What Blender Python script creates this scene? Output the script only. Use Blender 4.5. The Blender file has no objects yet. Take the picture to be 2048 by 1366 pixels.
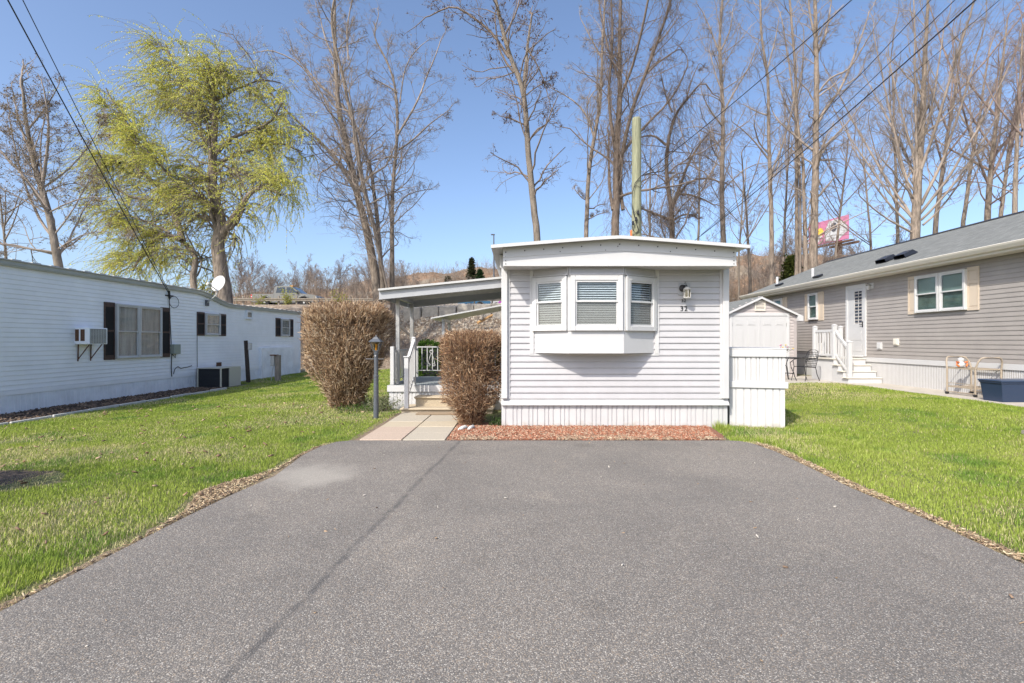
import bpy, math, random
import numpy as np
from mathutils import Vector, Matrix
random.seed(7); rng = np.random.default_rng(11)
S = bpy.context.scene
COL = S.collection
CX, CY, F, CH = 1036.0, 682.0, 1024.0, 1.42      # photo principal point, focal length (px), camera height (m)
def P(px, py, Y): return ((px-CX)/F*Y, Y, CH-(py-CY)/F*Y)
def sm(t): t = np.clip(t, 0, 1); return t*t*(3-2*t)
def gz(x, y):                                    # height of the ground
    x = np.asarray(x, float); y = np.asarray(y, float)
    z = -0.13*sm((-x-3.6)/5.0) + 0.19*sm((x-5.0)/3.6)
    a = x/np.maximum(y, 1)*F+CX
    hill = np.interp(a, [0, 300, 640, 800, 960, 1300, 1500, 2048], [3.5, 3.8, 5.6, 8.0, 9.2, 10.5, 11.5, 11.5])
    wob = .25*np.sin(x*.7+y*.3)+.18*np.sin(x*1.7-y*.9)
    e = sm((y-27)/13.0)
    z = z*(1-e) + 4.25*e + wob*(e*(1-e)*4)*.6
    z = z + hill*sm((y-54)/34.0) + 1.2*wob*sm((y-54)/10.0)
    return z
GZ = lambda x, y: float(gz(x, y))
def G(px, py, z=0.0):                            # a point on ground of height z
    Y = (CH-z)*F/(py-CY); return ((px-CX)/F*Y, Y)

# ---------------------------------------------------------------- materials
def mat(name, col, rough=.6, var=0.0, vscale=8, bump=0.0, bscale=40, col2=None, metal=0, spec=.5, attr=None, detail=4, dist=0.0, stretch=None):
    m = bpy.data.materials.new(name); m.use_nodes = True
    nt = m.node_tree; N = nt.nodes; L = nt.links; b = N['Principled BSDF']
    b.inputs['Roughness'].default_value = rough; b.inputs['Metallic'].default_value = metal
    b.inputs['Specular IOR Level'].default_value = spec
    b.inputs['Base Color'].default_value = (*col, 1)
    tc = N.new('ShaderNodeTexCoord'); src = tc.outputs['Object']
    if stretch:
        mp = N.new('ShaderNodeMapping'); mp.inputs['Scale'].default_value = stretch
        L.new(src, mp.inputs['Vector']); src = mp.outputs['Vector']
    out = None
    if var or col2:
        n = N.new('ShaderNodeTexNoise'); n.inputs['Scale'].default_value = vscale; n.inputs['Detail'].default_value = detail
        n.inputs['Roughness'].default_value = .65; n.inputs['Distortion'].default_value = dist
        L.new(src, n.inputs['Vector'])
        r = N.new('ShaderNodeValToRGB')
        c2 = col2 if col2 else tuple(c*(1+var) for c in col)
        c1 = col if col2 else tuple(c*(1-var) for c in col)
        r.color_ramp.elements[0].position = .32; r.color_ramp.elements[1].position = .68
        r.color_ramp.elements[0].color = (*c1, 1); r.color_ramp.elements[1].color = (*c2, 1)
        L.new(n.outputs['Fac'], r.inputs['Fac']); out = r.outputs['Color']
        L.new(out, b.inputs['Base Color'])
    if attr:
        at = N.new('ShaderNodeAttribute'); at.attribute_name = attr
        if out:
            mx = N.new('ShaderNodeMix'); mx.data_type = 'RGBA'; mx.blend_type = 'MULTIPLY'; mx.inputs[0].default_value = 1
            L.new(out, mx.inputs[6]); L.new(at.outputs['Color'], mx.inputs[7]); L.new(mx.outputs[2], b.inputs['Base Color'])
        else: L.new(at.outputs['Color'], b.inputs['Base Color'])
    if bump:
        n2 = N.new('ShaderNodeTexNoise'); n2.inputs['Scale'].default_value = bscale; n2.inputs['Detail'].default_value = 4
        L.new(src, n2.inputs['Vector'])
        bp = N.new('ShaderNodeBump'); bp.inputs['Strength'].default_value = bump; bp.inputs['Distance'].default_value = .02
        L.new(n2.outputs['Fac'], bp.inputs['Height']); L.new(bp.outputs['Normal'], b.inputs['Normal'])
    return m
def mixn(N, L, fac, a, b_, mode='MIX'):
    mx = N.new('ShaderNodeMix'); mx.data_type = 'RGBA'; mx.blend_type = mode
    for sock, v in ((0, fac), (6, a), (7, b_)):
        if isinstance(v, (int, float)): mx.inputs[sock].default_value = v
        elif isinstance(v, tuple): mx.inputs[sock].default_value = (*v, 1)
        else: L.new(v, mx.inputs[sock])
    return mx.outputs[2]
def ramp(N, L, src, p0, p1):
    r = N.new('ShaderNodeMapRange'); r.interpolation_type = 'SMOOTHSTEP'
    r.inputs[1].default_value = p0; r.inputs[2].default_value = p1; L.new(src, r.inputs[0]); return r.outputs[0]
def noise(N, L, vec, scale, detail=4, rough=.6, dist=0):
    n = N.new('ShaderNodeTexNoise'); n.inputs['Scale'].default_value = scale; n.inputs['Detail'].default_value = detail
    n.inputs['Roughness'].default_value = rough; n.inputs['Distortion'].default_value = dist; L.new(vec, n.inputs['Vector']); return n.outputs['Fac']
def base(name, rough=.8):
    m = bpy.data.materials.new(name); m.use_nodes = True; nt = m.node_tree
    b = nt.nodes['Principled BSDF']; b.inputs['Roughness'].default_value = rough
    tc = nt.nodes.new('ShaderNodeTexCoord')
    return m, nt.nodes, nt.links, b, tc.outputs['Object']

def asphalt_mat():
    m, N, L, b, v = base('asphalt', .85)
    vo = N.new('ShaderNodeTexVoronoi'); vo.inputs['Scale'].default_value = 155; L.new(v, vo.inputs['Vector'])
    sep = N.new('ShaderNodeSeparateColor'); L.new(vo.outputs['Color'], sep.inputs[0])
    r = N.new('ShaderNodeValToRGB'); e = r.color_ramp.elements
    e[0].color = (.09, .081, .072, 1); e[0].position = 0
    e[1].color = (.48, .45, .40, 1); e[1].position = 1
    for p, c in ((.35, (.17, .155, .14)), (.62, (.26, .24, .215)), (.78, (.27, .21, .15)), (.9, (.35, .33, .295))):
        q = e.new(p); q.color = (*c, 1)
    L.new(sep.outputs[0], r.inputs['Fac'])
    edge = ramp(N, L, vo.outputs['Distance'], .25, .75)
    c = mixn(N, L, edge, r.outputs['Color'], (.105, .098, .09))
    big = ramp(N, L, noise(N, L, v, .55, 5, .6, .6), .3, .7)
    c = mixn(N, L, big, c, mixn(N, L, 1.0, c, (1.3, 1.28, 1.25), 'MULTIPLY'))
    med = ramp(N, L, noise(N, L, v, 2.1, 6, .65, .4), .55, .75)
    c = mixn(N, L, med, c, mixn(N, L, 1.0, c, (.86, .855, .85), 'MULTIPLY'))
    sv = N.new('ShaderNodeTexVoronoi'); sv.inputs['Scale'].default_value = .85; L.new(v, sv.inputs['Vector'])
    c = mixn(N, L, ramp(N, L, sv.outputs['Distance'], .16, .03), c, mixn(N, L, 1.0, c, (.80, .79, .78), 'MULTIPLY'))
    c = mixn(N, L, ramp(N, L, noise(N, L, v, .9, 7, .7, 1.5), .58, .64), c, mixn(N, L, 1.0, c, (1.12, 1.11, 1.09), 'MULTIPLY'))
    # pale dusty wash near the left edge and the dark sealed seam
    sp = N.new('ShaderNodeSeparateXYZ'); L.new(v, sp.inputs[0])
    def ma(op, a, b_):
        n = N.new('ShaderNodeMath'); n.operation = op
        for i, q in enumerate((a, b_)):
            if isinstance(q, (int, float)): n.inputs[i].default_value = q
            else: L.new(q, n.inputs[i])
        return n.outputs[0]
    X, Yy = sp.outputs[0], sp.outputs[1]
    wob = ma('MULTIPLY', ma('SUBTRACT', noise(N, L, v, 1.3, 3), .5), .09)
    sx = ma('ADD', ma('ADD', ma('MULTIPLY', Yy, .0805), -1.39), wob)
    d = ma('ABSOLUTE', ma('SUBTRACT', X, sx), 0)
    seam = ma('SUBTRACT', 1, ramp(N, L, d, .004, .042))
    seam = ma('MULTIPLY', seam, ma('MULTIPLY', .58, ramp(N, L, noise(N, L, v, 6, 4), .25, .6)))
    c = mixn(N, L, seam, c, (.05, .05, .052))
    dx = ma('MULTIPLY', ma('SUBTRACT', X, -2.15), 1.25); dy = ma('MULTIPLY', ma('SUBTRACT', Yy, 5.35), 1.1)
    rr = ma('SQRT', ma('ADD', ma('MULTIPLY', dx, dx), ma('MULTIPLY', dy, dy)), 0)
    rr = ma('ADD', rr, ma('MULTIPLY', ma('SUBTRACT', noise(N, L, v, 1.8, 5), .5), 1.1))
    dust = ma('MULTIPLY', ma('SUBTRACT', 1, ramp(N, L, rr, .1, .75)), .55)
    c = mixn(N, L, dust, c, (.40, .37, .32))
    L.new(c, b.inputs['Base Color'])
    bp = N.new('ShaderNodeBump'); bp.inputs['Strength'].default_value = .55; bp.inputs['Distance'].default_value = .004; bp.invert = True
    L.new(vo.outputs['Distance'], bp.inputs['Height']); L.new(bp.outputs['Normal'], b.inputs['Normal'])
    return m
def ground_mat():
    m, N, L, b, v = base('ground', .95)
    g = mixn(N, L, ramp(N, L, noise(N, L, v, 3, 6, .7), .35, .65), (.11, .14, .04), (.17, .17, .07))
    straw = ramp(N, L, noise(N, L, v, .9, 6, .7, .5), .5, .66)
    g = mixn(N, L, straw, g, (.34, .28, .15))
    fine = noise(N, L, v, 60, 3)
    g = mixn(N, L, ramp(N, L, fine, .45, .6), g, mixn(N, L, 1.0, g, (.6, .6, .55), 'MULTIPLY'))
    sp = N.new('ShaderNodeSeparateXYZ'); L.new(v, sp.inputs[0]); Y = sp.outputs[1]
    dirt = mixn(N, L, ramp(N, L, noise(N, L, v, 1.3, 8, .75), .35, .65), (.20, .145, .10), (.42, .35, .27))
    dirt = mixn(N, L, ramp(N, L, noise(N, L, v, 9, 6, .8), .5, .6), dirt, (.17, .12, .08))
    leaf = mixn(N, L, ramp(N, L, noise(N, L, v, 2.2, 8, .8), .35, .65), (.16, .10, .06), (.30, .20, .13))
    leaf = mixn(N, L, ramp(N, L, noise(N, L, v, .25, 5, .6), .45, .6), leaf, (.22, .185, .14))
    c = mixn(N, L, ramp(N, L, Y, 25, 28.5), g, dirt)
    c = mixn(N, L, ramp(N, L, Y, 50, 58), c, leaf)
    L.new(c, b.inputs['Base Color'])
    bp = N.new('ShaderNodeBump'); bp.inputs['Strength'].default_value = .8; bp.inputs['Distance'].default_value = .05
    L.new(noise(N, L, v, 14, 8, .75), bp.inputs['Height']); L.new(bp.outputs['Normal'], b.inputs['Normal'])
    return m
def shingle_mat():
    m, N, L, b, v = base('shingle', .9)
    # object-space X along slope courses, Y along the eave
    sp = N.new('ShaderNodeSeparateXYZ'); L.new(v, sp.inputs[0])
    cb = N.new('ShaderNodeCombineXYZ'); L.new(sp.outputs[1], cb.inputs[0]); L.new(sp.outputs[0], cb.inputs[1])
    br = N.new('ShaderNodeTexBrick'); L.new(cb.outputs[0], br.inputs['Vector'])
    br.inputs['Scale'].default_value = 1; br.inputs['Brick Width'].default_value = .17; br.inputs['Row Height'].default_value = .13
    br.inputs['Mortar Size'].default_value = .006; br.inputs['Color1'].default_value = (.12, .128, .122, 1); br.inputs['Color2'].default_value = (.22, .23, .22, 1)
    br.inputs['Mortar'].default_value = (.06, .062, .062, 1)
    c = mixn(N, L, ramp(N, L, noise(N, L, v, 60, 3), .4, .6), br.outputs['Color'], (.165, .17, .16))
    L.new(c, b.inputs['Base Color'])
    return m
def glass_mat(name, tint=(.75, .8, .8), trans=.8, milk=0):
    m = bpy.data.materials.new(name); m.use_nodes = True; nt = m.node_tree; N = nt.nodes; L = nt.links
    N.clear(); o = N.new('ShaderNodeOutputMaterial'); t = N.new('ShaderNodeBsdfTransparent'); g = N.new('ShaderNodeBsdfGlossy')
    t.inputs['Color'].default_value = (*[c*trans for c in tint], 1); g.inputs['Roughness'].default_value = .02
    lw = N.new('ShaderNodeLayerWeight'); lw.inputs['Blend'].default_value = .5
    pw = N.new('ShaderNodeMath'); pw.operation = 'POWER'; pw.inputs[1].default_value = 3.5; L.new(lw.outputs['Facing'], pw.inputs[0])
    f = N.new('ShaderNodeMath'); f.operation = 'MULTIPLY_ADD'; f.inputs[1].default_value = .75; f.inputs[2].default_value = .06; L.new(pw.outputs[0], f.inputs[0])
    mx = N.new('ShaderNodeMixShader'); L.new(f.outputs[0], mx.inputs[0]); L.new(t.outputs[0], mx.inputs[1]); L.new(g.outputs[0], mx.inputs[2])
    out = mx.outputs[0]
    if milk:
        df = N.new('ShaderNodeBsdfDiffuse'); df.inputs['Color'].default_value = (.42, .43, .42, 1); m2 = N.new('ShaderNodeMixShader'); m2.inputs[0].default_value = milk
        L.new(out, m2.inputs[1]); L.new(df.outputs[0], m2.inputs[2]); out = m2.outputs[0]
    L.new(out, o.inputs['Surface']); return m
M = dict(
 white=mat('white_vinyl', (.53, .53, .53), .45, var=.03, vscale=3, bump=.04, bscale=9),
 white2=mat('white_trim', (.53, .53, .525), .5, var=.05, vscale=5),
 trimgrey=mat('painted_aluminium', (.36, .37, .385), .45, var=.05, vscale=6),
 siding=mat('pale_siding', (.44, .435, .445), .5, var=.05, vscale=2.5, bump=.05, bscale=14),
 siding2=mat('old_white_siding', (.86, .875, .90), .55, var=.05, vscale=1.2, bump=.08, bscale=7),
 siding3=mat('grey_siding', (.315, .29, .272), .6, var=.06, vscale=2.0, bump=.05, bscale=10),
 skirt2=mat('old_white_skirt', (.80, .825, .86), .55, var=.12, vscale=2),
 roofwhite=mat('white_metal_roof', (.47, .47, .46), .4, var=.06, vscale=3),
 gutter=mat('greenish_trim', (.42, .43, .39), .5, var=.08, vscale=4),
 dirtywhite=mat('weathered_white', (.56, .55, .52), .6, var=.12, vscale=7),
 almond=mat('almond_trim', (.66, .62, .54), .5),
 tan=mat('tan_shutter', (.56, .47, .37), .6),
 brownsh=mat('brown_shutter', (.075, .043, .033), .7, var=.3, vscale=20),
 darksh=mat('shutter_louvre', (.022, .019, .018), .7),
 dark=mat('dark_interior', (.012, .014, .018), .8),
 black=mat('black_metal', (.02, .02, .022), .5),
 lampgrey=mat('lamp_post_paint', (.085, .095, .11), .45, var=.15, vscale=30),
 blind=mat('window_blind', (.78, .78, .76), .5),
 curtain=mat('curtain', (.44, .45, .43), .9, var=.35, vscale=1.2, stretch=(6, 6, .8)),
 greenroom=mat('green_room', (.14, .20, .16), .9, var=.3, vscale=4),
 shade=mat('green_shade', (.36, .44, .38), .9), glass=glass_mat('window_glass', (.9, .94, .96), .95), screen=glass_mat('screened_glass', (.9, .92, .92), .85, milk=.14), lampglass=glass_mat('lamp_glass', (.9, .85, .72), .9),
 amber=mat('amber', (.8, .35, .03), .3), rust=mat('rust', (.12, .06, .035), .9, var=.4, vscale=30),
 steel=mat('galvanised_steel', (.42, .42, .41), .45, metal=.5, var=.12, vscale=8),
 bronze=mat('taupe_metal', (.36, .30, .23), .45, var=.08, vscale=10),
 greenbox=mat('grey_green_box', (.30, .33, .28), .6), beige=mat('beige_panel', (.50, .49, .42), .6),
 poleg=mat('treated_pole', (.235, .24, .155), .85, var=.35, vscale=3, bump=.3, bscale=20, stretch=(14, 14, .7)),
 wood=mat('weathered_wood', (.25, .22, .185), .9, var=.3, vscale=6, bump=.3, bscale=20, stretch=(6, 6, 1)),
 darkwood=mat('dark_wood', (.05, .038, .032), .9, var=.3, vscale=10),
 cable=mat('cable', (.012, .012, .013), .6),
 deck=mat('deck_paint', (.24, .27, .28), .7, var=.15, vscale=5),
 stepst=mat('stone_step', (.43, .36, .26), .9, var=.25, vscale=90, bump=.3, bscale=120),
 slab=mat('concrete_slab', (.41, .365, .29), .9, var=.2, vscale=70, bump=.2, bscale=90),
 slabp=mat('pink_slab', (.44, .345, .27), .9, var=.2, vscale=70, bump=.2, bscale=90),
 slaby=mat('yellow_slab', (.45, .385, .28), .9, var=.2, vscale=70, bump=.2, bscale=90),
 doormat=mat('door_mat', (.28, .21, .14), .95, var=.2, vscale=60),
 conc=mat('concrete', (.42, .385, .33), .9, var=.18, vscale=5, bump=.3, bscale=30),
 concpath=mat('path_concrete', (.44, .40, .345), .9, var=.12, vscale=4),
 mulch=mat('mulch_bed_soil', (.24, .11, .07), .95, var=.5, vscale=60, bump=1, bscale=60),
 chip=mat('mulch_chips', (1, 1, 1), .9, attr='tint'),
 soil=mat('bare_soil', (.20, .15, .10), .95, var=.45, vscale=25, bump=1, bscale=50, detail=8),
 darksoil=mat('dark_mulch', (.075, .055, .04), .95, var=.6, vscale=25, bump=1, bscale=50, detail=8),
 blade=mat('grass_blades', (1, 1, 1), .6, attr='tint', spec=.35),
 twig=mat('dry_twigs', (1, 1, 1), .55, attr='tint', spec=.35),
 bark=mat('grey_brown_bark', (.18, .15, .12), .95, var=.45, vscale=3, bump=.9, bscale=9, stretch=(3, 3, .7), detail=6),
 bark2=mat('tan_bark', (.22, .178, .142), .95, var=.55, vscale=3, bump=1, bscale=9, stretch=(4, 4, .8), detail=6),
 barkd=mat('vine_bark', (.15, .115, .09), .95, var=.4, vscale=4, bump=.9, bscale=9, stretch=(3, 3, .7)),
 branch=mat('branches', (.26, .215, .18), .9, var=.35, vscale=.8), branch2=mat('tan_branches', (.275, .228, .19), .9, var=.35, vscale=.8),
 branchr=mat('reddish_branches', (.225, .168, .145), .9, var=.35, vscale=.8), branchd=mat('vine_branches', (.18, .14, .115), .9, var=.3, vscale=.8),
 wleaf=mat('leaves', (1, 1, 1), .6, attr='tint', spec=.3),
 blue=mat('blue_plastic', (.02, .038, .08), .4), lid=mat('blue_lid', (.03, .055, .11), .35),
 silver=mat('silver_paint', (.19, .19, .182), .3, metal=.3, var=.05), darkglass=mat('vehicle_glass', (.02, .035, .06), .08),
 tyre=mat('tyre', (.02, .02, .02), .9), red=mat('red_lens', (.55, .03, .03), .3), whitep=mat('white_plastic', (.50, .50, .50), .4),
 orange=mat('orange_paint', (.6, .17, .04), .5), pink=mat('pink_panel', (.48, .17, .28), .6), grey=mat('dark_grey_print', (.07, .07, .08), .6),
 yellow=mat('yellow_print', (.8, .5, .05), .6), magenta=mat('magenta_stripe', (.35, .04, .35), .5), carblue=mat('blue_car', (.03, .11, .20), .3),
 asphalt=asphalt_mat(), ground=ground_mat(), shingle=shingle_mat(),
 road=mat('road', (.10, .10, .098), .9, var=.15, vscale=3),
 galv=mat('satellite_grey', (.50, .50, .48), .5), blackp=mat('black_plastic', (.015, .017, .022), .3),
)
def leafmat(name, t=.4):
    m = bpy.data.materials.new(name); m.use_nodes = True; nt = m.node_tree; N = nt.nodes; L = nt.links; N.clear()
    o = N.new('ShaderNodeOutputMaterial'); a = N.new('ShaderNodeAttribute'); a.attribute_name = 'tint'
    d = N.new('ShaderNodeBsdfDiffuse'); tr = N.new('ShaderNodeBsdfTranslucent'); mx = N.new('ShaderNodeMixShader'); mx.inputs[0].default_value = t
    L.new(a.outputs['Color'], d.inputs['Color']); L.new(a.outputs['Color'], tr.inputs['Color']); L.new(d.outputs[0], mx.inputs[1]); L.new(tr.outputs[0], mx.inputs[2]); L.new(mx.outputs[0], o.inputs['Surface']); return m
M['wleaf'] = leafmat('leaves'); M['blade'] = leafmat('grass_blades', .3)
def skirt_mat():
    m, N, L, b, v = base('stained_skirting', .5)
    sp = N.new('ShaderNodeSeparateXYZ'); L.new(v, sp.inputs[0])
    a = N.new('ShaderNodeMath'); a.operation = 'MULTIPLY_ADD'; a.inputs[1].default_value = .35; L.new(noise(N, L, v, 5, 6, .7), a.inputs[0])
    q = N.new('ShaderNodeMath'); q.operation = 'MULTIPLY'; q.inputs[1].default_value = -1.0; L.new(sp.outputs[2], q.inputs[0]); L.new(q.outputs[0], a.inputs[2])
    st = N.new('ShaderNodeMath'); st.operation = 'MULTIPLY'; st.inputs[1].default_value = .55; L.new(ramp(N, L, a.outputs[0], .08, .20), st.inputs[0])
    c = mixn(N, L, ramp(N, L, noise(N, L, v, 3, 3), .3, .7), (.51, .51, .51), (.55, .55, .545))
    L.new(mixn(N, L, st.outputs[0], c, (.36, .30, .23)), b.inputs['Base Color']); return m
M['skirtw'] = skirt_mat()
# ---------------------------------------------------------------- mesh building
ORG = {}
def tag(o, label=None, cat=None, group=None, kind=None):
    for k, v in (('label', label), ('category', cat), ('group', group), ('kind', kind)):
        if v: o[k] = v
    return o
def thing(name, loc, label, cat, group=None):
    o = bpy.data.objects.new(name, None); COL.objects.link(o); o.location = loc; o.empty_display_size = .2
    ORG[o] = Vector(loc); return tag(o, label, cat, group)
def link(name, me, m, parent, org=None):
    me.materials.append(M[m] if isinstance(m, str) else m)
    o = bpy.data.objects.new(name, me); COL.objects.link(o)
    if parent is not None: o.parent = parent; ORG[o] = ORG[parent]
    else:
        ORG[o] = Vector(org or (0, 0, 0)); o.location = ORG[o]
    return o
class MB:
    def __init__(s): s.v = []; s.f = []; s.fr((0, 0, 0))
    def fr(s, o, u=(1, 0, 0), n=(0, -1, 0), w=(0, 0, 1)):      # local frame: u along, n outward, w up
        s.o = Vector(o); s.u = Vector(u).normalized(); s.n = Vector(n).normalized(); s.w = Vector(w).normalized(); return s
    def T(s, p): return s.o+s.u*p[0]+s.n*p[1]+s.w*p[2]
    def add(s, vs, fs):
        k = len(s.v); s.v += [tuple(s.T(p)) for p in vs]; s.f += [tuple(i+k for i in f) for f in fs]; return s
    def box(s, u0, u1, n0, n1, z0, z1, b=0.0):
        if b:                                              # chamfered box
            vs = []; 
            lo = (u0, n0, z0); hi = (u1, n1, z1)
            import itertools
            idx = {}
            for c in itertools.product((0, 1), repeat=3):
                for a in range(3):
                    p = []
                    for k in range(3):
                        base_ = hi[k] if c[k] else lo[k]
                        p.append(base_ if k == a else base_+(-b if c[k] else b))
                    idx[(c, a)] = len(vs); vs.append(tuple(p))
            fs = []
            for a in range(3):
                o1, o2 = [k for k in range(3) if k != a]
                for sd in (0, 1):
                    q = []
                    for (x, y) in ((0, 0), (1, 0), (1, 1), (0, 1)):
                        c = [0, 0, 0]; c[a] = sd; c[o1] = x; c[o2] = y; q.append(idx[(tuple(c), a)])
                    fs.append(tuple(q))
            for a in range(3):
                o1, o2 = [k for k in range(3) if k != a]
                for x in (0, 1):
                    for y in (0, 1):
                        c0 = [0, 0, 0]; c0[o1] = x; c0[o2] = y; c1 = list(c0); c1[a] = 1
                        c0 = tuple(c0); c1 = tuple(c1)
                        fs.append((idx[(c0, o1)], idx[(c1, o1)], idx[(c1, o2)], idx[(c0, o2)]))
            for c in itertools.product((0, 1), repeat=3): fs.append(tuple(idx[(c, a)] for a in range(3)))
            return s.add(vs, fs)
        return s.add([(u0, n0, z0), (u1, n0, z0), (u1, n1, z0), (u0, n1, z0), (u0, n0, z1), (u1, n0, z1), (u1, n1, z1), (u0, n1, z1)],
                     [(0, 1, 2, 3), (4, 7, 6, 5), (0, 4, 5, 1), (1, 5, 6, 2), (2, 6, 7, 3), (3, 7, 4, 0)])
    def prism(s, poly, n0, n1):                            # polygon in (u,w), extruded along n
        k = len(poly)
        return s.add([(p[0], n0, p[1]) for p in poly]+[(p[0], n1, p[1]) for p in poly],
                     [tuple(range(k)), tuple(range(2*k-1, k-1, -1))]+[(i, (i+1) % k, (i+1) % k+k, i+k) for i in range(k)])
    def slab(s, poly, z0, z1):                             # polygon in (u,n), extruded along w
        k = len(poly)
        return s.add([(p[0], p[1], z0) for p in poly]+[(p[0], p[1], z1) for p in poly],
                     [tuple(range(k)), tuple(range(2*k-1, k-1, -1))]+[(i, (i+1) % k, (i+1) % k+k, i+k) for i in range(k)])
    def tube(s, pts, r, k=8, cap=True):
        pts = [Vector(p) for p in pts]; n = len(pts)
        rs = r if isinstance(r, (list, tuple)) else [r]*n
        vs = []; fs = []; ref = None
        for i, p in enumerate(pts):
            t = (pts[min(i+1, n-1)]-pts[max(i-1, 0)]).normalized()
            if ref is None: ref = Vector((0, 0, 1)) if abs(t.z) < .9 else Vector((1, 0, 0))
            a = t.cross(ref)
            if a.length < 1e-4: a = t.orthogonal()
            a.normalize(); b = t.cross(a); ref = a.cross(t) if False else ref
            for j in range(k):
                an = 2*math.pi*j/k; vs.append(tuple(p+(a*math.cos(an)+b*math.sin(an))*rs[i]))
        for i in range(n-1):
            for j in range(k): fs.append((i*k+j, i*k+(j+1) % k, (i+1)*k+(j+1) % k, (i+1)*k+j))
        if cap: fs += [tuple(range(k))[::-1], tuple(range((n-1)*k, n*k))]
        return s.add(vs, fs)
    def lathe(s, prof, c=(0, 0), k=16):                    # (radius, height) pairs round the w axis
        vs = []; fs = []; n = len(prof)
        for (r, z) in prof:
            for j in range(k): a = 2*math.pi*(j+.5)/k; vs.append((c[0]+r*math.cos(a), c[1]+r*math.sin(a), z))
        for i in range(n-1):
            for j in range(k): fs.append((i*k+j, i*k+(j+1) % k, (i+1)*k+(j+1) % k, (i+1)*k+j))
        fs += [tuple(range(k))[::-1], tuple(range((n-1)*k, n*k))]
        return s.add(vs, fs)
    def build(s, name, m, parent=None, org=None, smooth=False):
        o_ = ORG[parent] if parent is not None else Vector(org or (0, 0, 0))
        me = bpy.data.meshes.new(name); me.from_pydata([(a-o_.x, b-o_.y, c-o_.z) for a, b, c in s.v], [], s.f)
        if smooth: me.polygons.foreach_set('use_smooth', [True]*len(me.polygons))
        me.update(); return link(name, me, m, parent, o_ if parent is None else None)
def npmesh(name, V, Fq, m, parent=None, tint=None, smooth=False):
    o_ = ORG[parent] if parent is not None else Vector((0, 0, 0))
    V = np.asarray(V, np.float32)-np.array(o_, np.float32)
    me = bpy.data.meshes.new(name); k = Fq.shape[1]
    me.vertices.add(len(V)); me.vertices.foreach_set('co', V.ravel())
    me.loops.add(Fq.size); me.loops.foreach_set('vertex_index', Fq.ravel().astype(np.int32))
    me.polygons.add(len(Fq)); me.polygons.foreach_set('loop_start', np.arange(0, Fq.size, k, dtype=np.int32))
    me.polygons.foreach_set('loop_total', np.full(len(Fq), k, np.int32))
    if smooth: me.polygons.foreach_set('use_smooth', np.ones(len(Fq), bool))
    me.update(calc_edges=True)
    if tint is not None:
        at = me.color_attributes.new('tint', 'FLOAT_COLOR', 'POINT')
        c = np.ones((len(V), 4), np.float32); c[:, :3] = tint; at.data.foreach_set('color', c.ravel())
    return link(name, me, m, parent)
class Tubes:                                               # many thin tubes collected and meshed with numpy
    def __init__(s): s.g = []
    def add(s, Pt, R, k=3, tint=None): s.g.append((np.asarray(Pt, float), np.asarray(R, float), k, tint)); return s
    def build(s, name, m, parent=None, smooth=True):
        Vs = []; Fs = []; Ts = []; off = 0
        for Pt, R, k, tint in s.g:
            if Pt.ndim == 2: Pt = Pt[None]; R = R[None]
            mm, n, _ = Pt.shape
            t = np.gradient(Pt, axis=1); t /= np.linalg.norm(t, axis=2, keepdims=True)+1e-9
            ov = Pt[:, -1]-Pt[:, 0]; ref = np.where((np.abs(ov[:, 2]) > .8*np.linalg.norm(ov, axis=1))[:, None], [[1., .13, 0]], [[.1, 0, 1.]])[:, None]
            a = np.cross(t, ref); a /= np.linalg.norm(a, axis=2, keepdims=True)+1e-9; b = np.cross(t, a)
            an = 2*np.pi*np.arange(k)/k
            V = Pt[:, :, None]+(a[:, :, None]*np.cos(an)[None, None, :, None]+b[:, :, None]*np.sin(an)[None, None, :, None])*R[:, :, None, None]
            i = np.arange(n-1)[:, None]; j = np.arange(k)[None]; j2 = (j+1) % k
            q = np.stack([i*k+j, i*k+j2, (i+1)*k+j2, (i+1)*k+j], -1).reshape(-1, 4)
            Fs.append((q[None]+(np.arange(mm)*n*k)[:, None, None]).reshape(-1, 4)+off)
            Vs.append(V.reshape(-1, 3)); off += mm*n*k
            if tint is not None: Ts.append(np.repeat(np.asarray(tint).reshape(mm, 3), n*k, axis=0))
        return npmesh(name, np.concatenate(Vs), np.concatenate(Fs), m, parent, np.concatenate(Ts) if Ts else None, smooth)
def copy_tree(o, parent=None):
    c = o.copy(); COL.objects.link(c); c.parent = parent
    for ch in [q for q in bpy.data.objects if q.parent == o]: copy_tree(ch, c)
    return c

# ---------------------------------------------------------------- setting
def ax(parts): return np.unique(np.round(np.concatenate(parts), 3))
xs = ax([np.linspace(-700, -60, 9), np.linspace(-60, -14, 36), np.linspace(-14, 14, 71), np.linspace(14, 90, 60), np.linspace(90, 700, 9)])
ys = ax([np.linspace(-60, 0, 7), np.linspace(0, 26, 53), np.linspace(26, 100, 112), np.linspace(100, 900, 12)])
XX, YY = np.meshgrid(xs, ys); ZZ = gz(XX, YY)
V = np.stack([XX, YY, ZZ], -1).reshape(-1, 3); nx = len(xs); ny = len(ys)
i, j = np.meshgrid(np.arange(ny-1), np.arange(nx-1), indexing='ij'); a = i*nx+j
tag(npmesh('ground', V, np.stack([a, a+1, a+nx+1, a+nx], -1).reshape(-1, 4), 'ground', smooth=True), kind='structure')
def sheet(name, poly, z, m, lab=None, thick=.05, kind='structure'):
    b = MB().fr((0, 0, 0), (1, 0, 0), (0, 1, 0)); b.slab(poly, z-thick, z); return tag(b.build(name, m), kind=kind)
dl = [(-2.68, -8), (-2.68, 2.5), (-2.66, 3.3), (-2.64, 4.1), (-2.6, 4.7), (-2.52, 5.3), (-2.58, 5.8), (-2.64, 6.3), (-2.62, 6.8), (-2.52, 7.1), (-2.36, 7.2)]
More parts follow.
